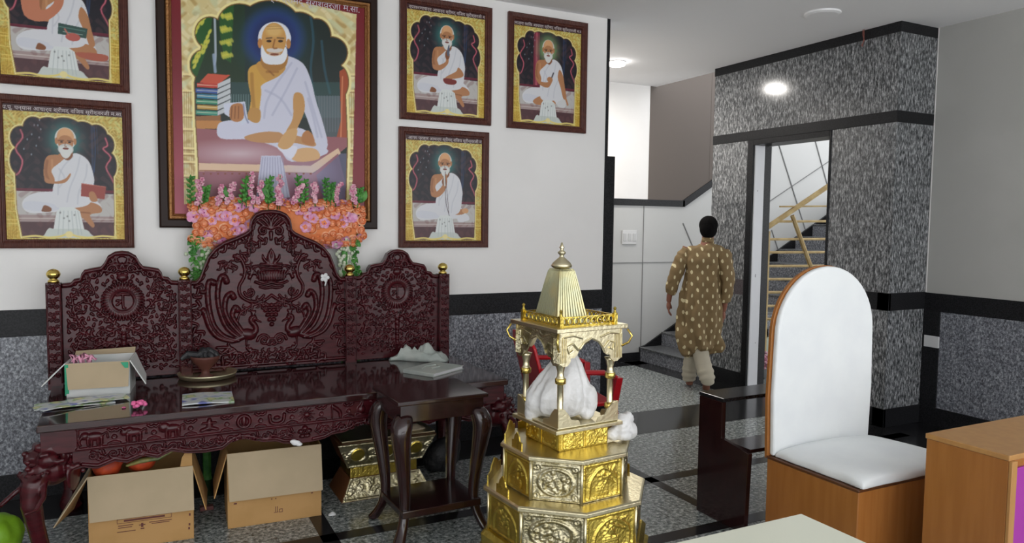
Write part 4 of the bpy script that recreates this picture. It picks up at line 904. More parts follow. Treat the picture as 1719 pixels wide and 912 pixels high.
def sheet(x,y,rz,w,h,z,label,t=.003,grp=None,name='leaflet'):
    b=MB(); vs=[];fs=[];n=8
    for zz in (0,t):
        for i in range(n+1):
            for j in range(2): u=i/n; vs.append((-w/2+w*u,-h/2+h*j,zz+.003*math.sin(u*5)))
    a=2*(n+1)
    for i in range(n): q=2*i; fs+=[(q,q+2,q+3,q+1),(a+q,a+q+1,a+q+3,a+q+2),(q,a+q,a+q+2,q+2),(q+1,q+3,a+q+3,a+q+1)]
    fs+=[(0,1,a+1,a),(2*n,a+2*n,a+2*n+1,2*n+1)]
    b.add(vs,fs); o=b.build(name,mg); o.location=(x,y,z); o.rotation_euler=(0,0,rz); return tag(o,label,'leaflet',grp)
sheet(.295,4.02,-.05,.24,.235,BT+.003,'small blue and yellow booklet lying alone on the throne seat, before the brass plate',.006,name='booklet')
sheet(-.30,4.16,.10,.34,.13,BT+.004,'longest bright leaflet of the pile overhanging the left throne corner',.004)
sheet(-.20,4.18,.22,.26,.12,BT+.013,'white and green leaflet on top of the pile before the open carton')
sheet(-.37,4.10,.5,.17,.11,BT+.012,'small leaflet poking out leftmost over the edge of the throne seat')
pf=MB(); rnd=random.Random(3)
for k in range(12): pf.ell((rnd.gauss(0,.014),rnd.gauss(0,.014),.014+rnd.random()*.02),(.012,.012,.009),7)
o=pf.build('pink_flower',M['pink'],smooth=True); o.location=(-.02,3.945,BT); tag(o,'small bright pink flower head near the front edge of the throne seat','flower')
o=MB().ell((0,0,.004),(.010,.014,.003),8).build('petal',M['pink'],smooth=True); o.location=(-.085,3.985,BT); tag(o,'single loose pink petal left of the pink flower','petal')
# open carton on the throne
def carton(name,label,x,y,z,w,d,h,rz,mat_out,flaps,th=.005,group=None):
    c=thing(name,label,'carton',(x,y,z),rz,group)
    b=MB().box(0,w,0,d,0,th).box(0,w,0,th,th,h).box(0,w,d-th,d,th,h).box(0,th,th,d-th,th,h).box(w-th,w,th,d-th,th,h)
    b.build('carton_body',mat_out,c,bevel=.0015)
    return c
def flap(c,pts,mats,th=.005,name='flap'):
    """a thin board through 4 points (a hinge pair first); front side mats[0], back mats[1]"""
    p=[Vector(q) for q in pts]; n=(p[1]-p[0]).cross(p[3]-p[0]).normalized()*th
    b=MB(); b.add([*p,*[q+n for q in p]],[(0,1,2,3)],0); b.f.append((7,6,5,4)); b.m.append(1)
    for i in range(4): j=(i+1)%4; b.f.append((i,4+i,4+j,j)); b.m.append(0)
    me=bpy.data.meshes.new(name); me.from_pydata(b.v,[],b.f)
    for m in mats: me.materials.append(m)
    me.polygons.foreach_set('material_index',b.m); o=bpy.data.objects.new(name,me); COL.objects.link(o); o.parent=c; return o
c=carton('open_carton','small open white and green carton full of pink ribbons on the throne seat',-.350,4.335,BT,.29,.25,.175,-.10,M['carton_white'],None)
flap(c,[(0,-.001,.175),(.29,-.001,.175),(.285,-.026,.045),(.012,-.026,.045)],[M['board_in'],M['carton_white']])
flap(c,[(0,.0,.175),(0,.25,.175),(-.105,.24,.075),(-.105,-.01,.065)],[M['carton_white'],M['carton_white']])
flap(c,[(.29,.25,.175),(.29,0,.175),(.365,-.02,.050),(.345,.20,.060)],[M['carton_white'],M['carton_white']])
flap(c,[(0,.25,.175),(.29,.25,.175),(.29,.28,.20),(0,.28,.19)],[M['board_in'],M['board_in']])
MB().box(-.004,.012,-.005,.0,.02,.17).box(-.006,-.001,0,.10,.01,.17).prism([(.25,.17),(.285,.17),(.285,.14),(.27,.14)],'y',-.012,-.0065).build('green_print',M['carton_green'],c)
b=MB(); rnd=random.Random(6)
for k in range(14):
    x=rnd.uniform(.02,.12);y=rnd.uniform(.02,.1); b.tube([(x,y,.15),(x+rnd.uniform(-.03,.03),y+rnd.uniform(-.02,.02),.19+rnd.random()*.02),(x+rnd.uniform(-.04,.06),y-.01,.17+rnd.random()*.02)],[.006,.008,.004],6)
o=b.build('ribbon_tangle',mat('pale_pink_ribbon',(.80,.36,.50),.6),smooth=True); o.matrix_world=Matrix.Translation((-.350,4.335,BT))@Matrix.Rotation(-.1,4,'Z'); tag(o,'tangle of pink ribbon spilling from the top of the small open carton','ribbon')
# ------------------------------------------------------------------ CARTONS UNDER THE THRONE
c=carton('large_carton','large open brown carton under the left half of the throne, holding orange bags','',0,0,0,0,0,0,None,None) if 0 else None
def brown_carton(label,x,y,w,d,h,fl,rz):
    c=carton('cardboard_box',label,x,y,0,w,d,h,rz,M['board'],None,.006,'cardboard boxes under the throne')
    flap(c,[(0,-.001,h),(w,-.001,h),(w+.003,-.030,h-fl),(.008,-.026,h-fl)],[M['board_in'],M['board']])
    return c
c1=brown_carton('brown cardboard box full of orange bags, by the left elephant leg under the throne',-.245,3.955,.46,.36,.372,.215,-.06)
flap(c1,[(0,.34,.372),(0,.0,.372),(-.135,-.06,.17),(-.10,.28,.13)],[M['board_in'],M['board']])
flap(c1,[(.46,.0,.372),(.46,.34,.372),(.53,.36,.12),(.52,.05,.12)],[M['board'],M['board_in']])
MB().prism([(.40,.36),(.457,.30),(.457,.43),(.445,.50),(.425,.44),(.41,.415)],'y',.008,.014).build('torn_flap',M['board'],c1)
pr_=MB().box(.12,.36,-.0012,0,.145,.147).box(.12,.36,-.0012,0,.125,.127).box(.12,.122,-.0012,0,.125,.147).box(.358,.36,-.0012,0,.125,.147).box(.15,.33,-.0012,0,.132,.141)
for x0,x1,z in ((.125,.19,.112),(.125,.185,.102),(.26,.36,.112),(.27,.35,.104),(.12,.20,.082),(.28,.36,.158),(.15,.20,.160)): pr_.box(x0,x1,-.0012,0,z,z+.0035)
for q in ((.222,.238,.085,.09),(.224,.234,.095,.115),(.215,.243,.104,.108)): pr_.box(q[0],q[1],-.0012,0,q[2],q[3])
pr_.lathe([(.014,0),(.014,.001),(.009,.001),(.009,0)],(.23,-.0008,.082),14) if 0 else None
for x,z in ((.435,.155),(.438,.12),(.436,.07),(.434,.05)): pr_.box(x,x+.008,-.0012,0,z,z+.012)
o=pr_.build('printed_mark',M['ink'],c1)
c2=brown_carton('brown cardboard box beside the gold casket, under the middle of the throne',.378,3.975,.475,.36,.395,.245,-.05)
flap(c2,[(0,.34,.395),(0,.02,.395),(-.065,.0,.17),(-.06,.30,.17)],[M['board'],M['board_in']])
b=MB()
for q in ((.235,.238,.055,.085),(.244,.247,.055,.085),(.228,.252,.052,.0545),(.255,.258,.05,.068),(.270,.273,.05,.068),(.255,.273,.066,.069),(.255,.273,.05,.053),(.215,.221,.125,.131),(.235,.241,.125,.131),(.03,.045,.125,.132),(.42,.43,.13,.135)): b.box(q[0],q[1],-.0012,0,q[2],q[3])
b.build('printed_mark',M['ink'],c2)
for k,(x,y,z,rx,rz_) in enumerate(((-.165,4.06,.385,.066,.05),(-.015,4.07,.39,.070,.045),(.095,4.19,.43,.08,.045))):
    b=MB(); b.ell((0,0,0),(rx,.08,rz_+.012),14).ell((rx*.4,-.01,.012),(rx*.6,.07,rz_),12).ell((-rx*.4,.01,.0),(rx*.6,.08,rz_),12).tube([(rx*.6,-.02,.02),(rx*1.0,-.05,.02)],[.03,.012],8)
    o=b.build('orange_bag',M['orange_cloth'],remesh=.007,sm=2); o.location=(x,y,z); tag(o,('orange cloth bag at the left corner inside the cardboard box','orange cloth bag in the middle of the cardboard box','topmost orange cloth bag pressed up under the throne apron')[k],'bag',None)
b=MB()
b.tube([(-.10,0,0),(-.04,-.01,.02),(.04,-.01,.025),(.13,0,.06)],[.014,.026,.026,.012],10,0,.5)
o=b.build('green_packet',mat('olive_packet',(.30,.26,.08),.5,c2=(.12,.15,.06),scale=20),remesh=.006); o.location=(.02,3.985,.395); tag(o,'olive green packet lying on the orange bags in the cardboard box','packet')
o=MB().box(-.035,.035,-.02,.02,0,.022).build('small_block',mat('maroon_block',(.16,.05,.045),.5),bevel=.003); o.location=(.30,4.30,0); tag(o,'small maroon block on the floor between the two cardboard boxes','block')
g=MB(); g.ell((0,0,0),(.11,.11,.125),20); 
for k in range(5): a=k*2*PI/5; g.ell((.05*math.cos(a),.05*math.sin(a),.03),(.07,.07,.08),10)
o=g.build('green_melon',M['green'],remesh=.01,sm=3); p=P(2,892,'y',3.95); o.location=(p[0]-.03,3.97,.128); tag(o,'lime green round fruit on the floor at the lower left edge','fruit')
o=crumple('paper_scrap',[(-.02,-.012),(.012,-.018),(.022,.006),(.005,.02),(-.016,.012)],0,.022,M['paper'],'white paper scrap on the granite floor beside the side table','paper scrap',9,folds=14); o.location=(.905,3.93,.002)
# gold casket under the throne
gb=thing('gilt_casket','gold and silver embossed stand with flared top, under the throne behind the side table','casket',(1.02,4.05,0),.0)
gb.location=(1.0,4.09,0)
def relief_panel(name,w,h,m,parent,Mx,seed,kind='floral',nx=70,nz=50,amp=.006,wtop=None):
    """embossed metal sheet: local x 0..w, z 0..h, raised to -y"""
    xs=np.linspace(0,w,nx);zs=np.linspace(0,h,nz);X,Z=np.meshgrid(xs,zs);X=X.ravel();Z=Z.ravel(); C=Carve(X,Z); rnd=random.Random(seed)
    e=.006
    C.stroke([(e,e),(w-e,e),(w-e,h-e),(e,h-e),(e,e)],e,e,amp*.8,False)
    if kind=='oval':
        C.ell(w/2,h/2,w*.40,h*.40,amp*1.2,0,.12)
        for k in range(26): a=rnd.uniform(0,6.3);r=rnd.random()**.5; x=w/2+w*.30*r*math.cos(a);z=h/2+h*.28*r*math.sin(a); C.ell(x,z,rnd.uniform(.007,.014),rnd.uniform(.007,.016),amp*1.3)
        for sx in (.1,.9):
            for sz in (.12,.88): C.curl(w*sx,h*sz,.018,0,1,1.2,.005,amp)
    elif kind=='rays':
        for k in range(14): C.stroke([(w*.5+rnd.uniform(-.01,.01),h*.25+k*h*.045),(w*(.15+.7*rnd.random()),h*(.3+.6*rnd.random()))],.005,.003,amp,False)
        for k in range(8): C.stroke([(w*.35,h*(.12+.03*k)),(w*.65,h*(.12+.03*k))],.0035,.0035,amp,False)
        C.stroke([(w*.15,h*.1),(w*.2,h*.55),(w*.5,h*.85),(w*.85,h*.55),(w*.88,h*.1)],.007,.007,amp)
    elif kind=='discs':
        for q in (.18,.5,.82):
            C.ell(w*q,h*.5,h*.30,h*.30,amp,0,.2)
            for s in (-1,1): C.curl(w*q+s*h*.42,h*.6,.022,0,s,1.3,.006,amp); C.curl(w*q+s*h*.42,h*.3,.016,2,s,1.3,.005,amp)
    else:
        for k in range(26): C.curl(rnd.uniform(.02,w-.02),rnd.uniform(.02,h-.02),rnd.uniform(.010,.020),rnd.uniform(0,6),rnd.choice((-1,1)),1.1,.0045,amp)
    wt=(wtop if wtop is not None else w); tt=Z/h; Xs=w/2+(X-w/2)*(1+(wt/w-1)*tt)
    V=np.stack([Xs,-C.h,Z],1); vs=[Mx@Vector(v) for v in V]; fs=[(k*nx+i,k*nx+i+1,(k+1)*nx+i+1,(k+1)*nx+i) for k in range(nz-1) for i in range(nx-1)]
    loop=[i for i in range(nx)]+[k*nx+nx-1 for k in range(1,nz)]+[(nz-1)*nx+i for i in range(nx-2,-1,-1)]+[k*nx for k in range(nz-2,0,-1)]
    o0=len(vs); vs+= [Mx@Vector((Xs[i],.006,Z[i])) for i in loop]; L=len(loop)
    fs+=[(loop[j],loop[(j+1)%L],o0+(j+1)%L,o0+j) for j in range(L)]+[tuple(o0+j for j in range(L))]
    me=bpy.data.meshes.new(name); me.from_pydata([tuple(v) for v in vs],[],fs); me.materials.append(m); me.polygons.foreach_set('use_smooth',[True]*((nx-1)*(nz-1))+[False]*(L+1))
    ob=bpy.data.objects.new(name,me); COL.objects.link(ob); ob.parent=parent; return ob
wood2=mat('casket_wood',(.16,.06,.02),.5)
MB().loft([[(-.01,-.02,.0),(.52,-.02,.0),(.52,.30,0),(-.01,.30,0)],[(.05,.03,.12),(.46,.03,.12),(.46,.27,.12),(.05,.27,.12)]]).build('base',wood2,gb,bevel=.004)
MB().box(.055,.455,.03,.27,.121,.185).build('middle_band',M['gold'],gb,bevel=.003)
MB().loft([[(.04,.02,.186),(.48,.02,.186),(.48,.28,.186),(.04,.28,.186)],[(-.02,-.03,.34),(.56,-.03,.34),(.56,.32,.34),(-.02,.32,.34)]]).build('flared_body',wood2,gb,bevel=.003)
sl_=math.atan2(.05,.154)
relief_panel('embossed_panel',.45,.160,M['silver'],gb,Matrix.Translation((.035,.018,.186))@Matrix.Rotation(sl_,4,'X'),3,'discs',110,50,.007,wtop=.585)
for q in (.18,.5,.82):
    MB().lathe([(0,0),(.040,0),(.040,.004),(.034,.008),(0,.009)],(0,0,0),24).build('gold_disc',M['gold'],gb).matrix_local=Matrix.Translation((.035+.225+(q-.5)*.585*.93,-.012,.270))@Matrix.Rotation(PI/2+sl_,4,'X')
relief_panel('base_panel',.53,.125,M['silver'],gb,Matrix.Translation((-.005,-.022,.004))@Matrix.Rotation(-.40,4,'X'),6,'floral',90,30,.006,wtop=.42)
MB().box(.0,.56,.0,.31,.341,.349).build('lid',M['pale'],gb,bevel=.002)
o=crumple('cream_rag',[(0,0),(.08,-.02),(.13,.01),(.10,.06),(.02,.06)],.349,.045,mat('cream_rag_cloth',(.55,.45,.32),.8,bump=.5),'small cream rag lying on top of the gold casket','rag',5,folds=10); o.location=(1.46,4.17,.350)
b=MB().ell((0,0,.10),(.11,.08,.11),14).ell((.05,.0,.15),(.07,.06,.08),12).ell((-.05,.02,.06),(.08,.08,.07),12)
o=b.build('black_lump',M['char'],remesh=.009,sm=3); o.location=(1.72,4.36,.002); tag(o,'limp black lump on the floor right of the gold casket','bag')  # soft black lump of merged ellipsoids
# ------------------------------------------------------------------ SIDE TABLE
ST=thing('side_table','small square dark wooden side table with bowed cabriole legs before the throne','side table',(1.340,3.600,0),.028)
MB().box(-.245,.245,-.205,.21,.700,.722).build('table_top',M['dark_wood'],ST,bevel=.006)
MB().box(-.225,.225,-.185,.19,.612,.699).build('apron',M['dark_wood'],ST,bevel=.003)
for sx in (-1,1):
    for sy in (-1,1):
        bx,by=sx*.195,sy*.155; d=Vector((sx,sy,0)).normalized()
        path=[(0,.66),(.030,.60),(.040,.555),(.030,.48),(.008,.36),(-.008,.24),(-.010,.16),(.004,.10),(.034,.05),(.058,.022),(.066,.0)]
        rad=[.034,.042,.040,.034,.027,.022,.020,.020,.021,.026,.022]
        pt=[(bx+d.x*a,by+d.y*a,z) for a,z in path]
        b=MB(); rings=[]
        for (x,y,z),r in zip(pt,rad): rings.append([(x+r*1.5*math.cos(PI/4+k*PI/4)*(1 if k%2==0 else .92),y+r*1.5*math.sin(PI/4+k*PI/4)*(1 if k%2==0 else .92),z) for k in range(8)])
        b.loft(rings); b.build('leg',M['dark_wood'],ST,smooth=True,sub=2)
MB().box(-.215,.215,-.19,.175,.130,.168).build('lower_shelf',M['dark_wood'],ST,bevel=.005)
# ------------------------------------------------------------------ GILT SHRINE
SH=thing('gilt_shrine','tall gold and silver stepped octagonal shrine with four-pillared canopy and pointed roof','shrine',(1.745,2.88,0),math.radians(5))
def octp(R,z): return [(R*math.cos(PI/8+k*PI/4),R*math.sin(PI/8+k*PI/4),z) for k in range(8)]
def octdrum(name,prof,m): return MB().loft([octp(r,z) for r,z in prof]).build(name,m,SH,bevel=.002)
octdrum('plinth',[(.43,0),(.43,.04),(.40,.05),(.41,.12),(.39,.13),(.395,.18),(.375,.20)],M['gold'])
octdrum('lower_drum',[(.355,.20),(.355,.375)],M['silver'])
octdrum('lower_ledge',[(.362,.376),(.385,.382),(.385,.398),(.375,.403)],M['pale'])
octdrum('upper_drum',[(.285,.404),(.285,.575)],M['silver'])
octdrum('upper_ledge',[(.29,.576),(.308,.582),(.308,.596),(.300,.600)],M['pale'])
def facepanels(name,R,z0,z1,seed):
    ap=R*math.cos(PI/8); w=2*R*math.sin(PI/8)-.012
    for k in range(8):
        an=k*PI/4; Mx=Matrix.Rotation(an+PI/2,4,'Z')@Matrix.Translation((-w/2,-ap-.001,z0+.002))
        relief_panel('embossed_panel',w,z1-z0-.004,M['gold'] if k%2==0 else M['silver'],SH,Mx,seed+k,'rays' if k%2==0 else 'oval',64,46,.008 if k%2 else .006)
facepanels('p',.357,.205,.372,10); facepanels('p',.287,.408,.573,30)
# edge rods
for R,z0,z1 in ((.360,.20,.376),(.290,.404,.576)):
    for k in range(8): a=PI/8+k*PI/4; MB().tube([(R*math.cos(a),R*math.sin(a),z0),(R*math.cos(a),R*math.sin(a),z1)],.007,8).build('edge_rod',M['pale'],SH,smooth=True)
# fins standing on the ledges
def fin(R,ang,z,w,h,name='ledge_railing'):
    Mx=Matrix.Rotation(ang+PI/2,4,'Z')@Matrix.Translation((-w/2,-R,z))
    b=MB(); b.prism([(0,0),(w,0),(w,h*.45),(w*.8,h*.5),(w*.72,h*.75),(w*.5,h),(w*.28,h*.75),(w*.2,h*.5),(0,h*.45)],'y',0,.006)
    b.v=[tuple(Mx@Vector(v)) for v in b.v]; b.build(name,M['gold'],SH)
for an in (PI*.75,PI,0,-0*PI,PI/4,PI/2): fin(.345,an,.403,.10 if an in(0,PI) else .24,.085); fin(.272,an,.600,.08 if an in (0,PI) else .19,.075)
MB().box(-.135,.135,-.135,.135,.600,.690).build('neck_block',M['gold'],SH,bevel=.003)
for an,off,sd in ((0,0,1),(PI/2,0,2),(PI,0,3),(-PI/2,0,4)):
    for s in (-1,1):
        Mx=Matrix.Rotation(an,4,'Z')@Matrix.Translation(((-.130 if s<0 else .006),-.137,.605)); relief_panel('neck_panel',.124,.082,M['gold'],SH,Mx,sd*3+s,'floral',40,30,.006)
MB().box(-.185,.185,-.18,.18,.691,.708).box(-.168,.168,-.165,.165,.7085,.716).build('deck',M['pale'],SH,bevel=.003)
for sx in (-1,1):
    for sy in (-1,1):
        x,y=sx*.138,sy*.138
        col=MB().lathe([(.024,.716),(.024,.745),(.016,.752),(.020,.765),(.020,.785),(.014,.792),(.0145,.90),(.020,.905),(.021,.93),(.016,.936),(.0145,.955),(.022,.985),(.028,.998)],(x,y,0),18).build('column',M['pale'],SH,smooth=True)
        ring=MB().lathe([(.015,.762),(.024,.768),(.024,.786),(.015,.792)],(x,y,0),18).lathe([(.015,.90),(.0245,.906),(.0245,.926),(.015,.934)],(x,y,0),18).build('gold_rings',M['brassb'],None,smooth=True); ring.parent=col
# canopy valances: cusped arch on each side
arch=[(-.175,1.132),(-.175,1.06),(-.172,1.0),(-.150,.985),(-.128,.985),(-.112,1.0),(-.108,1.018),(-.090,1.018),(-.075,1.030),(-.062,1.055),(-.040,1.080),(0,1.098),(.040,1.080),(.062,1.055),(.075,1.030),(.090,1.018),(.108,1.018),(.112,1.0),(.128,.985),(.150,.985),(.172,1.0),(.175,1.06),(.175,1.132)]
for k in range(4):
    b=MB().prism(arch,'y',-.172,-.164); 
    rnd=random.Random(k)
    for s in (-1,1):
        b.tube([(s*.07,-.174,1.05),(s*.10,-.176,1.08),(s*.13,-.174,1.07),(s*.12,-.174,1.04),(s*.10,-.175,1.05)],.005,6).tube([(s*.05,-.174,1.10),(s*.10,-.176,1.115),(s*.15,-.174,1.11)],.004,6)
        for j in range(5): b.tube([(s*(.135+.009*j),-.174,1.0),(s*(.135+.009*j),-.174,1.11)],.0028,6)
    b.tube([(x,-.174,z) for x,z in arch[9:15]],.0045,6)
    b.v=[tuple(Matrix.Rotation(k*PI/2,4,'Z')@Vector(v)) for v in b.v]; b.build('valance',M['silver'] if k in(1,3) else M['pale'],SH)
MB().box(-.195,.195,-.19,.19,1.133,1.152).build('roof_slab',M['pale'],SH,bevel=.003)
for sx,sy in ((-1,-1),(1,-1),(1,1),(-1,1)):
    MB().tube([(sx*.17,sy*.17,1.05),(sx*.195,sy*.195,1.07),(sx*.205,sy*.205,1.10),(sx*.19,sy*.19,1.13)],.0055,6).build('corner_hook',M['brassb'],SH,smooth=True)
b=MB()
for k in range(4):
    bb=MB().box(-.145,.145,-.150,-.142,1.152,1.158).box(-.145,.145,-.149,-.143,1.190,1.195)
    for j in range(9): 
        x=-.128+j*.032; n=10
        bb.tube([(x+.013*math.cos(2*PI*i/n),-.146,1.174+.014*math.sin(2*PI*i/n)) for i in range(n+1)],.0035,5)
    bb.box(-.158,-.140,-.158,-.140,1.152,1.200).lathe([(.009,1.2),(.004,1.212),(.008,1.222),(.0,1.23)],(-.149,-.149,0),8)
    b.add([Matrix.Rotation(k*PI/2,4,'Z')@Vector(v) for v in bb.v],bb.f)
b.build('roof_railing',M['gold'],SH)
# tapered ribbed spire
def spring(s,z,n=22):
    out=[]
    for side_ in range(4):
        a=side_*PI/2
        for j in range(n):
            t=-1+2*j/n; rib=.0014*math.cos(j*PI) if j%n else 0
            x,y=s*t,-(s+ (0 if j==0 else rib)); out.append((x*math.cos(a)-y*math.sin(a)-.035,x*math.sin(a)+y*math.cos(a)+.012,z))
    return out
b=MB().loft([spring(s,z) for s,z in ((.090,1.154),(.087,1.17),(.077,1.22),(.066,1.28),(.054,1.34),(.044,1.385),(.038,1.395))]); b.build('spire',mat('greenish_gilt',(.46,.46,.30),.36,1,c2=(.58,.50,.26),scale=7,bump=.15,bscale=50),SH)
MB().lathe([(.030,1.394),(.046,1.402),(.048,1.410),(.040,1.422),(.020,1.440),(.010,1.448),(.010,1.456),(.018,1.464),(.018,1.470),(.008,1.478),(.007,1.484),(.012,1.490),(.007,1.498),(.004,1.512),(0,1.514)],(-.035,.012,0),24).build('finial',M['pale'],SH,smooth=True)
b=MB()
for s in (-1,1):
    for (p0,p1) in (((s*.172,-.160),(s*.06,-.160)),((s*.160,-.150),(s*.160,-.05)),((s*.172,.160),(s*.06,.160))):
        pass
for k in range(4):
    for s in (-1,1):
        b=MB(); bb=MB().prism([(s*.165,.716),(s*.045,.716),(s*.055,.738),(s*.095,.745),(s*.115,.775),(s*.135,.795),(s*.165,.800)],'y',-.166,-.158); b.add([Matrix.Rotation(k*PI/2,4,'Z')@Vector(v) for v in bb.v],bb.f); b.build('deck_bracket',M['pale'],SH)
# wrapped bundle inside the canopy
def wrinkle(o,strength,size):
    t=bpy.data.textures.new('folds','CLOUDS'); t.noise_scale=size; t.noise_depth=2
    m=o.modifiers.new('folds','DISPLACE'); m.texture=t; m.strength=strength; m.mid_level=.5; m.texture_coords='LOCAL'; return o
def lumps(name,L,m,loc,label,cat,vox=.008,sm=3,rz=0):
    b=MB()
    for c,r in L: b.ell(c,r,14)
    o=b.build(name,m,remesh=vox,sm=sm); o.location=loc; o.rotation_euler=(0,0,rz); return tag(o,label,cat)
def uv(u,v,z): return (u*.862+v*.507,-u*.507+v*.862,z)
b=MB(); rings=[]
for z,r,u in ((-.02,.085,-.035),(.0,.120,-.035),(.03,.140,-.035),(.08,.142,-.030),(.13,.122,-.020),(.18,.096,-.010),(.22,.070,-.004),(.255,.048,.0),(.280,.028,.002),(.290,.010,.002)):
    ring=[]
    for k in range(56):
        t=2*PI*k/56; q=r*(1+.07*math.sin(6*t+z*9)+.05*math.sin(11*t-z*14)+.04*math.sin(17*t+z*5)); ring.append(uv(u+q*math.cos(t),q*.72*math.sin(t),z))
    rings.append(ring)
b.loft(rings).ell(uv(-.155,-.01,-.005),(.032,.035,.065),14).ell(uv(-.135,-.01,.04),(.05,.05,.07),14).ell(uv(.105,-.01,.055),(.040,.045,.070),14).ell(uv(.095,-.02,.0),(.035,.035,.035),12)
o=b.build('wrapped_bundle',M['plastic'],remesh=.006,sm=3); o.location=(1.745-.02,2.88-.02,.745); tag(o,'large bundle in thin white wrapping bulging out of the shrine canopy','bundle')
wrinkle(o,.014,.06)
lumps('plastic_bag',[((0,0,.06),(.05,.045,.055)),((.035,-.0,.03),(.045,.04,.045)),((-.04,.0,.025),(.05,.035,.03)),((.03,0,.09),(.03,.03,.03)),((-.01,-.03,.02),(.04,.03,.025))],M['plastic'],(1.975,2.765,.612),'small crumpled white plastic bag on the right ledge of the gilt shrine','plastic bag',.006,2); wrinkle(bpy.data.objects['plastic_bag'],.012,.035)
# ------------------------------------------------------------------ RED PLASTIC CHAIR
RC=thing('plastic_armchair','red plastic armchair behind the gilt shrine','chair',(2.58,4.26,0),math.radians(80))
def rc(mb,n,**k): return mb.build(n,M['red'],RC,**k)
rc(MB().loft([[(-.23,-.22,.40),(.23,-.22,.40),(.20,.20,.38),(-.20,.20,.38)],[(-.24,-.24,.435),(.24,-.24,.435),(.21,.21,.415),(-.21,.21,.415)]]),'seat',bevel=.012)
b=MB().loft([[(-.21,.20,.42),(.21,.20,.42),(.21,.235,.42),(-.21,.235,.42)],[(-.235,.25,.62),(.235,.25,.62),(.235,.275,.62),(-.235,.275,.62)],[(-.23,.30,.80),(.23,.30,.80),(.23,.325,.80),(-.23,.325,.80)],[(-.17,.325,.87),(.17,.325,.87),(.17,.345,.87),(-.17,.345,.87)]])
rc(b,'backrest',bevel=.008)
for s in (-1,1):
    rc(MB().tube([(s*.235,.27,.66),(s*.275,.10,.645),(s*.28,-.14,.635),(s*.275,-.235,.60)],[.022,.028,.030,.026],8,0,.6),'armrest',bevel=.003)
    rc(MB().loft([[(s*.275+a*.032,-.25+c*.022,.60) for a,c in ((-1,-1),(1,-1),(1,1),(-1,1))],[(s*.235+a*.026,-.235+c*.024,.40) for a,c in ((-1,-1),(1,-1),(1,1),(-1,1))],[(s*.27+a*.022,-.28+c*.022,0) for a,c in ((-1,-1),(1,-1),(1,1),(-1,1))]]),'leg',bevel=.005)
    rc(MB().loft([[(s*.20+a*.024,.21+c*.024,.42) for a,c in ((-1,-1),(1,-1),(1,1),(-1,1))],[(s*.24+a*.020,.29+c*.020,0) for a,c in ((-1,-1),(1,-1),(1,1),(-1,1))]]),'leg',bevel=.005)
# ------------------------------------------------------------------ STEPPED RACK
RK=thing('stepped_stand','dark stepped wooden stand with open front between the walking man and the white chair','stand',(2.765,2.80,0),.0)
prof=[(-.02,0),(.345,0),(.345,.655),(.165,.655),(.165,.46),(-.035,.43)]
for x in (0,.66):
    MB().prism(prof,'x',x,x+.028).build('side_panel',M['dark_wood'],RK,bevel=.003)
MB().box(.0,.70,.155,.35,.656,.676).build('top_shelf',M['black'],RK,bevel=.003)
MB().box(.028,.66,-.02,.165,.425,.445).build('step_shelf',M['dark_wood'],RK,bevel=.003)
# ------------------------------------------------------------------ WHITE ARCHED CHAIR
WC=thing('arched_armless_chair','high chair with arched white backrest and white seat cushion on an orange wooden box','chair',(2.745,2.10,0))
MB().box(0,.70,0,.52,0,.455).build('box_base',M['laminate'],WC,bevel=.004)
MB().box(-.004,.704,-.004,.524,.456,.468).build('seat_board',mat('dark_rim_wood',(.10,.035,.012),.35),WC,bevel=.003)
def archp(x0,x1,z0,zs,top,n=24):
    cx=(x0+x1)/2; r=(x1-x0)/2; return [(x0,z0),(x1,z0),(x1+.01,zs*.5+z0*.5)]+[(cx+r*math.cos(PI*k/n)*(1+.012*math.sin(PI*k/n)),zs+(top-zs)*math.sin(PI*k/n)) for k in range(n+1)]+[(x0-.01,zs*.5+z0*.5)]
MB().prism(archp(.0,.70,.455,1.06,1.405),'y',.520,.538).build('back_board',M['laminate'],WC,bevel=.002)
ob=MB().prism(archp(.012,.700,.47,1.06,1.40),'y',.490,.5215).build('backrest',M['white_cloth'],WC,bevel=.012,seg=3)
cu=MB(); 
n=14;vs=[];
def cush(u,v,top):
    e=(1-abs(u)**6)*(1-abs(v)**6); return .470+(.058*(e**.22 if e>0 else 0)+.006*math.sin(3*u+2*v) if top else 0)
for top in (1,0):
    for i in range(n+1):
        for j in range(n+1):
            u=math.sin(PI/2*(-1+2*i/n));v=math.sin(PI/2*(-1+2*j/n)); vs.append((.358+u*.345+(.006*math.sin(v*9) if abs(u)==1 else 0),.240+v*.250+(.005*math.sin(u*8) if abs(v)==1 else 0),cush(u*.995,v*.995,top)))
fs=[]; m_=n+1
for i in range(n):
    for j in range(n): a=i*m_+j; fs.append((a,a+m_,a+m_+1,a+1)); b_=m_*m_+a; fs.append((b_,b_+1,b_+m_+1,b_+m_))
for i in range(n):
    for a in (i,): 
        fs.append((a,a+1,m_*m_+a+1,m_*m_+a)); a2=n*m_+i; fs.append((a2,m_*m_+a2,m_*m_+a2+1,a2+1)); a3=i*m_; fs.append((a3,m_*m_+a3,m_*m_+a3+m_,a3+m_)); a4=i*m_+n; fs.append((a4,a4+m_,m_*m_+a4+m_,m_*m_+a4))
cu.add(vs,fs); cu.build('seat_cushion',M['white_cloth'],WC,smooth=True,sub=1)
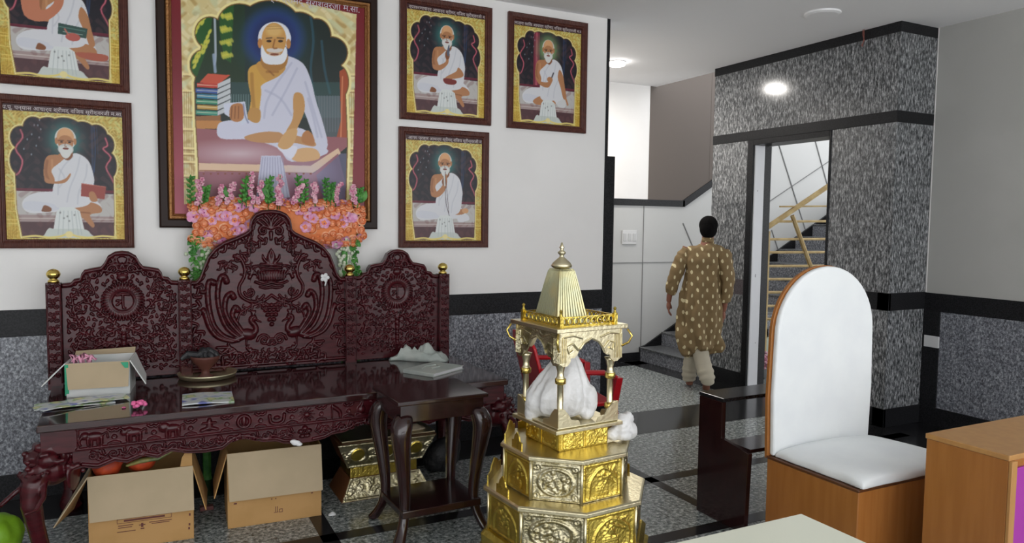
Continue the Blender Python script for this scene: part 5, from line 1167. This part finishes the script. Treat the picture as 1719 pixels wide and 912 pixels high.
# ------------------------------------------------------------------ DESK AND TABLE IN THE FOREGROUND
DK=thing('wooden_desk','tan orange wooden desk box with purple front at the right edge','desk',(2.90,1.585,0))
MB().box(0,.86,.0,.325,0,.728).build('desk_body',M['laminate'],DK,bevel=.003)
MB().box(-.004,.864,-.004,.329,.7285,.75).build('desk_top',M['laminate2'],DK,bevel=.003)
MB().box(.035,.84,-.012,-.001,.02,.70).build('front_panel',M['purple'],DK,bevel=.002)
MB().box(-.001,.034,-.014,-.001,0,.728).build('corner_strip',M['laminate2'],DK,bevel=.002)
TB=thing('low_table','table with pale cream top at the bottom edge of the view','table',(1.737,1.519,0))
MB().box(-.95,0,-.70,0,.728,.75).build('table_top',mat('cream_laminate',(.74,.75,.62),.3),TB,bevel=.004)
MB().box(-.92,-.03,-.67,-.03,.64,.727).build('apron',M['laminate2'],TB,bevel=.003)
for x in (-.92,-.075):
    for y in (-.67,-.075): MB().box(x,x+.045,y,y+.045,0,.64).build('leg',M['laminate2'],TB,bevel=.003)
# pink flowers beyond the doorway
FP=thing('pink_flower_pot','pink flower bunch in a small pale pot beyond the doorway','flower pot',(5.90,5.66,0))
MB().lathe([(0,0),(.045,0),(.06,.10),(.055,.10),(.0,.09)],n=18).build('pot',M['plate_w'],FP,smooth=False)
b=MB(); rnd=random.Random(12)
for k in range(60): b.ell((rnd.gauss(0,.05),rnd.gauss(0,.04),.16+rnd.gauss(0,.05)),(.022,.022,.016),6)
o=b.build('blossoms',M['orchid'],FP,smooth=True); o['kind']='stuff'
#MARK_C
# ------------------------------------------------------------------ WALKING MAN (seen from behind; local +y is his front)
kt=mat('brown_kurta',(.17,.105,.045),.8,bump=.25,bscale=9,stretch=(1,1,.35)); nt=kt.node_tree; bs=nt.nodes['Principled BSDF']
tc=nt.nodes.new('ShaderNodeTexCoord'); sp_=nt.nodes.new('ShaderNodeSeparateXYZ'); nt.links.new(tc.outputs['Object'],sp_.inputs[0])
def mth(op,a,b=None,c=None):
    n=nt.nodes.new('ShaderNodeMath'); n.operation=op
    for i,v in enumerate((a,b,c)):
        if v is None: continue
        if isinstance(v,(int,float)): n.inputs[i].default_value=v
        else: nt.links.new(v,n.inputs[i])
    return n.outputs[0]
zc=mth('DIVIDE',sp_.outputs['Z'],.056); row=mth('FLOOR',zc); off=mth('MULTIPLY',mth('MODULO',mth('ADD',row,100),2),.5)
xc=mth('ADD',mth('DIVIDE',mth('ADD',sp_.outputs['X'],mth('MULTIPLY',sp_.outputs['Y'],.55)),.096),off)
fx=mth('SUBTRACT',mth('FRACT',mth('ADD',xc,50)),.5); fz=mth('SUBTRACT',mth('FRACT',mth('ADD',zc,0)),.5)
d=mth('ADD',mth('POWER',mth('DIVIDE',mth('ABSOLUTE',fx),.095),2),mth('POWER',mth('DIVIDE',mth('ABSOLUTE',fz),.34),2))
mask=mth('LESS_THAN',d,1.0); mx=nt.nodes.new('ShaderNodeMixRGB'); nt.links.new(mask,mx.inputs[0]); mx.inputs[1].default_value=(.205,.135,.058,1); mx.inputs[2].default_value=(.66,.57,.34,1)
nt.links.new(mx.outputs[0],bs.inputs['Base Color'])
MN=thing('person','person walking away toward the stairs in a dotted brown kurta and cream trousers','person',(4.845,5.535,0),-math.radians(41))
# continuous body
sk=MB()
sk.ell((.052,.035,1.575),(.070,.088,.098),16).ell((.052,.060,1.535),(.055,.068,.075),14)
sk.tube([(.045,0,1.38),(.048,.01,1.46),(.052,.03,1.53)],[.075,.056,.056],14)
sk.ell((-.020,.03,1.560),(.010,.022,.032),8).ell((.124,.03,1.560),(.010,.022,.032),8)
sk.ell((.052,.125,1.545),(.014,.018,.022),8)
sk.tube([(0,.0,.86),(.01,0,1.05),(.025,0,1.25),(.04,0,1.37)],[.13,.12,.12,.06],16,0,.65)
arms=[((-.145,0,1.385),(-.245,-.01,1.12),(-.300,.05,.90),(-.305,.07,.845)),((.205,0,1.37),(.245,-.02,1.08),(.225,.02,.84),(.215,.03,.775))]
for a in arms: sk.tube([a[0],a[1],a[2],a[3]],[.040,.036,.028,.026],12)
sk.tube([(-.02,0,.86),(-.06,.06,.50),(-.085,.12,.10)],[.085,.062,.040],12); sk.tube([(.05,0,.86),(.02,.0,.50),(.075,-.10,.13)],[.085,.060,.040],12)
# hands
def hand(w,s):
    w=Vector(w); sk.ell((w.x,w.y,w.z-.045),(.024,.036,.048),12)
    for k,(dy,L_) in enumerate(((-.026,.060),(-.009,.072),(.009,.076),(.026,.066))):
        b0=(w.x,w.y+dy,w.z-.078); sk.tube([b0,(w.x-s*.004,w.y+dy*1.1,w.z-.078-L_*.45),(w.x-s*.018,w.y+dy*1.05+.006,w.z-.078-L_*.78),(w.x-s*.032,w.y+dy+.008,w.z-.078-L_*.92)],[.0095,.009,.008,.0065],8)
    sk.tube([(w.x-s*.008,w.y+.026,w.z-.03),(w.x-s*.020,w.y+.050,w.z-.055),(w.x-s*.026,w.y+.056,w.z-.082)],[.012,.010,.008],8)
hand(arms[0][3],-1); hand(arms[1][3],1)
# feet
for (x,y,z,p) in ((-.085,.12,.035,0),(.075,-.10,.055,.55)):
    Rm=Matrix.Rotation(-p,4,'X'); q=lambda a,b_,c_: tuple(Vector((x,y,0))+ (Rm@Vector((a,b_,c_)))+Vector((0,0,.075*math.sin(p)*1.0)))
    sk.tube([q(0,-.045,.035),q(0,0,.040),q(0,.09,.026),q(0,.15,.016)],[.034,.036,.036,.026],12,0,.75)
    for k in range(5): sk.ell(q(-.030+.015*k,.165-.006*abs(k-1),.013),(.009,.014,.009),8)
    sk.tube([q(0,-.03,.05),q(0,-.03,.11)],[.034,.036],10)
body=sk.build('body',M['skin'],MN,remesh=.0055,sm=2)
hr=MB(); hr.ell((.052,.025,1.600),(.090,.100,.092),16).ell((.052,-.012,1.560),(.083,.072,.090),14).ell((.052,.06,1.628),(.070,.072,.058),12)
for k in range(30): a=k*2.4; hr.ell((.052+.066*math.cos(a)*(.4+.6*(k/30)),.02+.07*math.sin(a)*(.4+.6*k/30),1.655-.05*(k/30)),(.018,.018,.016),6)
hr.build('hair',M['hair'],MN,remesh=.006,sm=2)
# kurta: lofted cloth with folds, shoulders to calf
rings=[];N=48
prof=[(1.452,.048,.048,.048,.0),(1.425,.052,.058,.052,.0),(1.408,.095,.075,.045,.002),(1.385,.172,.092,.034,.003),(1.34,.205,.105,.030,.004),(1.25,.196,.115,.026,.006),(1.15,.180,.115,.022,.008),(1.04,.178,.118,.014,.010),(.93,.186,.125,.006,.011),(.82,.196,.135,-.002,.012),(.70,.200,.142,-.006,.014),(.58,.196,.146,-.004,.016),(.46,.180,.146,.0,.018),(.38,.165,.142,.008,.02),(.34,.150,.136,.014,.02)]
for z,a,b_,cx,fo in prof:
    r=[]
    for k in range(N):
        t=2*PI*k/N; f=1+1.7*fo/a*(math.sin(5*t+z*6)+.7*math.sin(9*t+z*3+1)+.5*math.sin(13*t-z*9)); 
        zz=z
        if z<.5: zz=z+.045*math.sin(t*1+2.4)*(1 if z<.4 else .4)-.03*math.cos(t*2)*(1 if z<.36 else .2)
        lean=-.02*(1.4-z)
        r.append((cx+a*f*math.cos(t),b_*f*math.sin(t)+lean*0,zz))
    rings.append(r)
k1=MB().loft(rings,0,True)
kb=k1.build('kurta',kt,MN,smooth=True,sub=2); wrinkle(kb,.05,.10)
for s,a in ((-1,arms[0]),(1,arms[1])):
    e=Vector(a[1]);w_=Vector(a[2]); P0=Vector((a[0][0]-s*.015,0,1.368)); mid=P0.lerp(e,.5); m2=e.lerp(w_,.5)
    b=MB(); pts=[P0,P0.lerp(e,.25),mid,e,m2,e.lerp(w_,.92)]
    tb=[]; rad=[.058,.080,.076,.066,.060,.050]
    pp=smooth([tuple(p) for p in pts],4,False); rr=np.interp(np.linspace(0,1,len(pp)),np.linspace(0,1,6),rad)
    rr=[r*(1+.06*math.sin(i*1.9)) for i,r in enumerate(rr)]
    b.tube(pp,rr,18); wrinkle(b.build('sleeve',kt,MN,smooth=True,sub=1),.03,.08)
MB().tube([(.048,.0,1.43),(.050,.004,1.475)],[.060,.056],18).build('collar',kt,MN,smooth=True)
# trousers, baggy and bunched at the ankle
for pts,rad in (([(-.03,.0,.62),(-.05,.05,.48),(-.07,.09,.30),(-.085,.115,.18),(-.090,.115,.10),(-.088,.12,.055)],[.085,.080,.074,.072,.070,.055]),([(.0,0,.62),(-.0,-.02,.46),(.025,-.055,.32),(.060,-.10,.20),(.082,-.125,.13),(.085,-.115,.09)],[.085,.082,.076,.078,.072,.052])):
    pp=smooth(pts,5,False); rr=np.interp(np.linspace(0,1,len(pp)),np.linspace(0,1,6),rad); rr=[r*(1+(.07*math.sin(i*1.7) if i>len(pp)*.5 else .02*math.sin(i))) for i,r in enumerate(rr)]
    MB().tube(pp,rr,20).build('trouser_leg',M['pajama'],MN,smooth=True)
#MARK_D
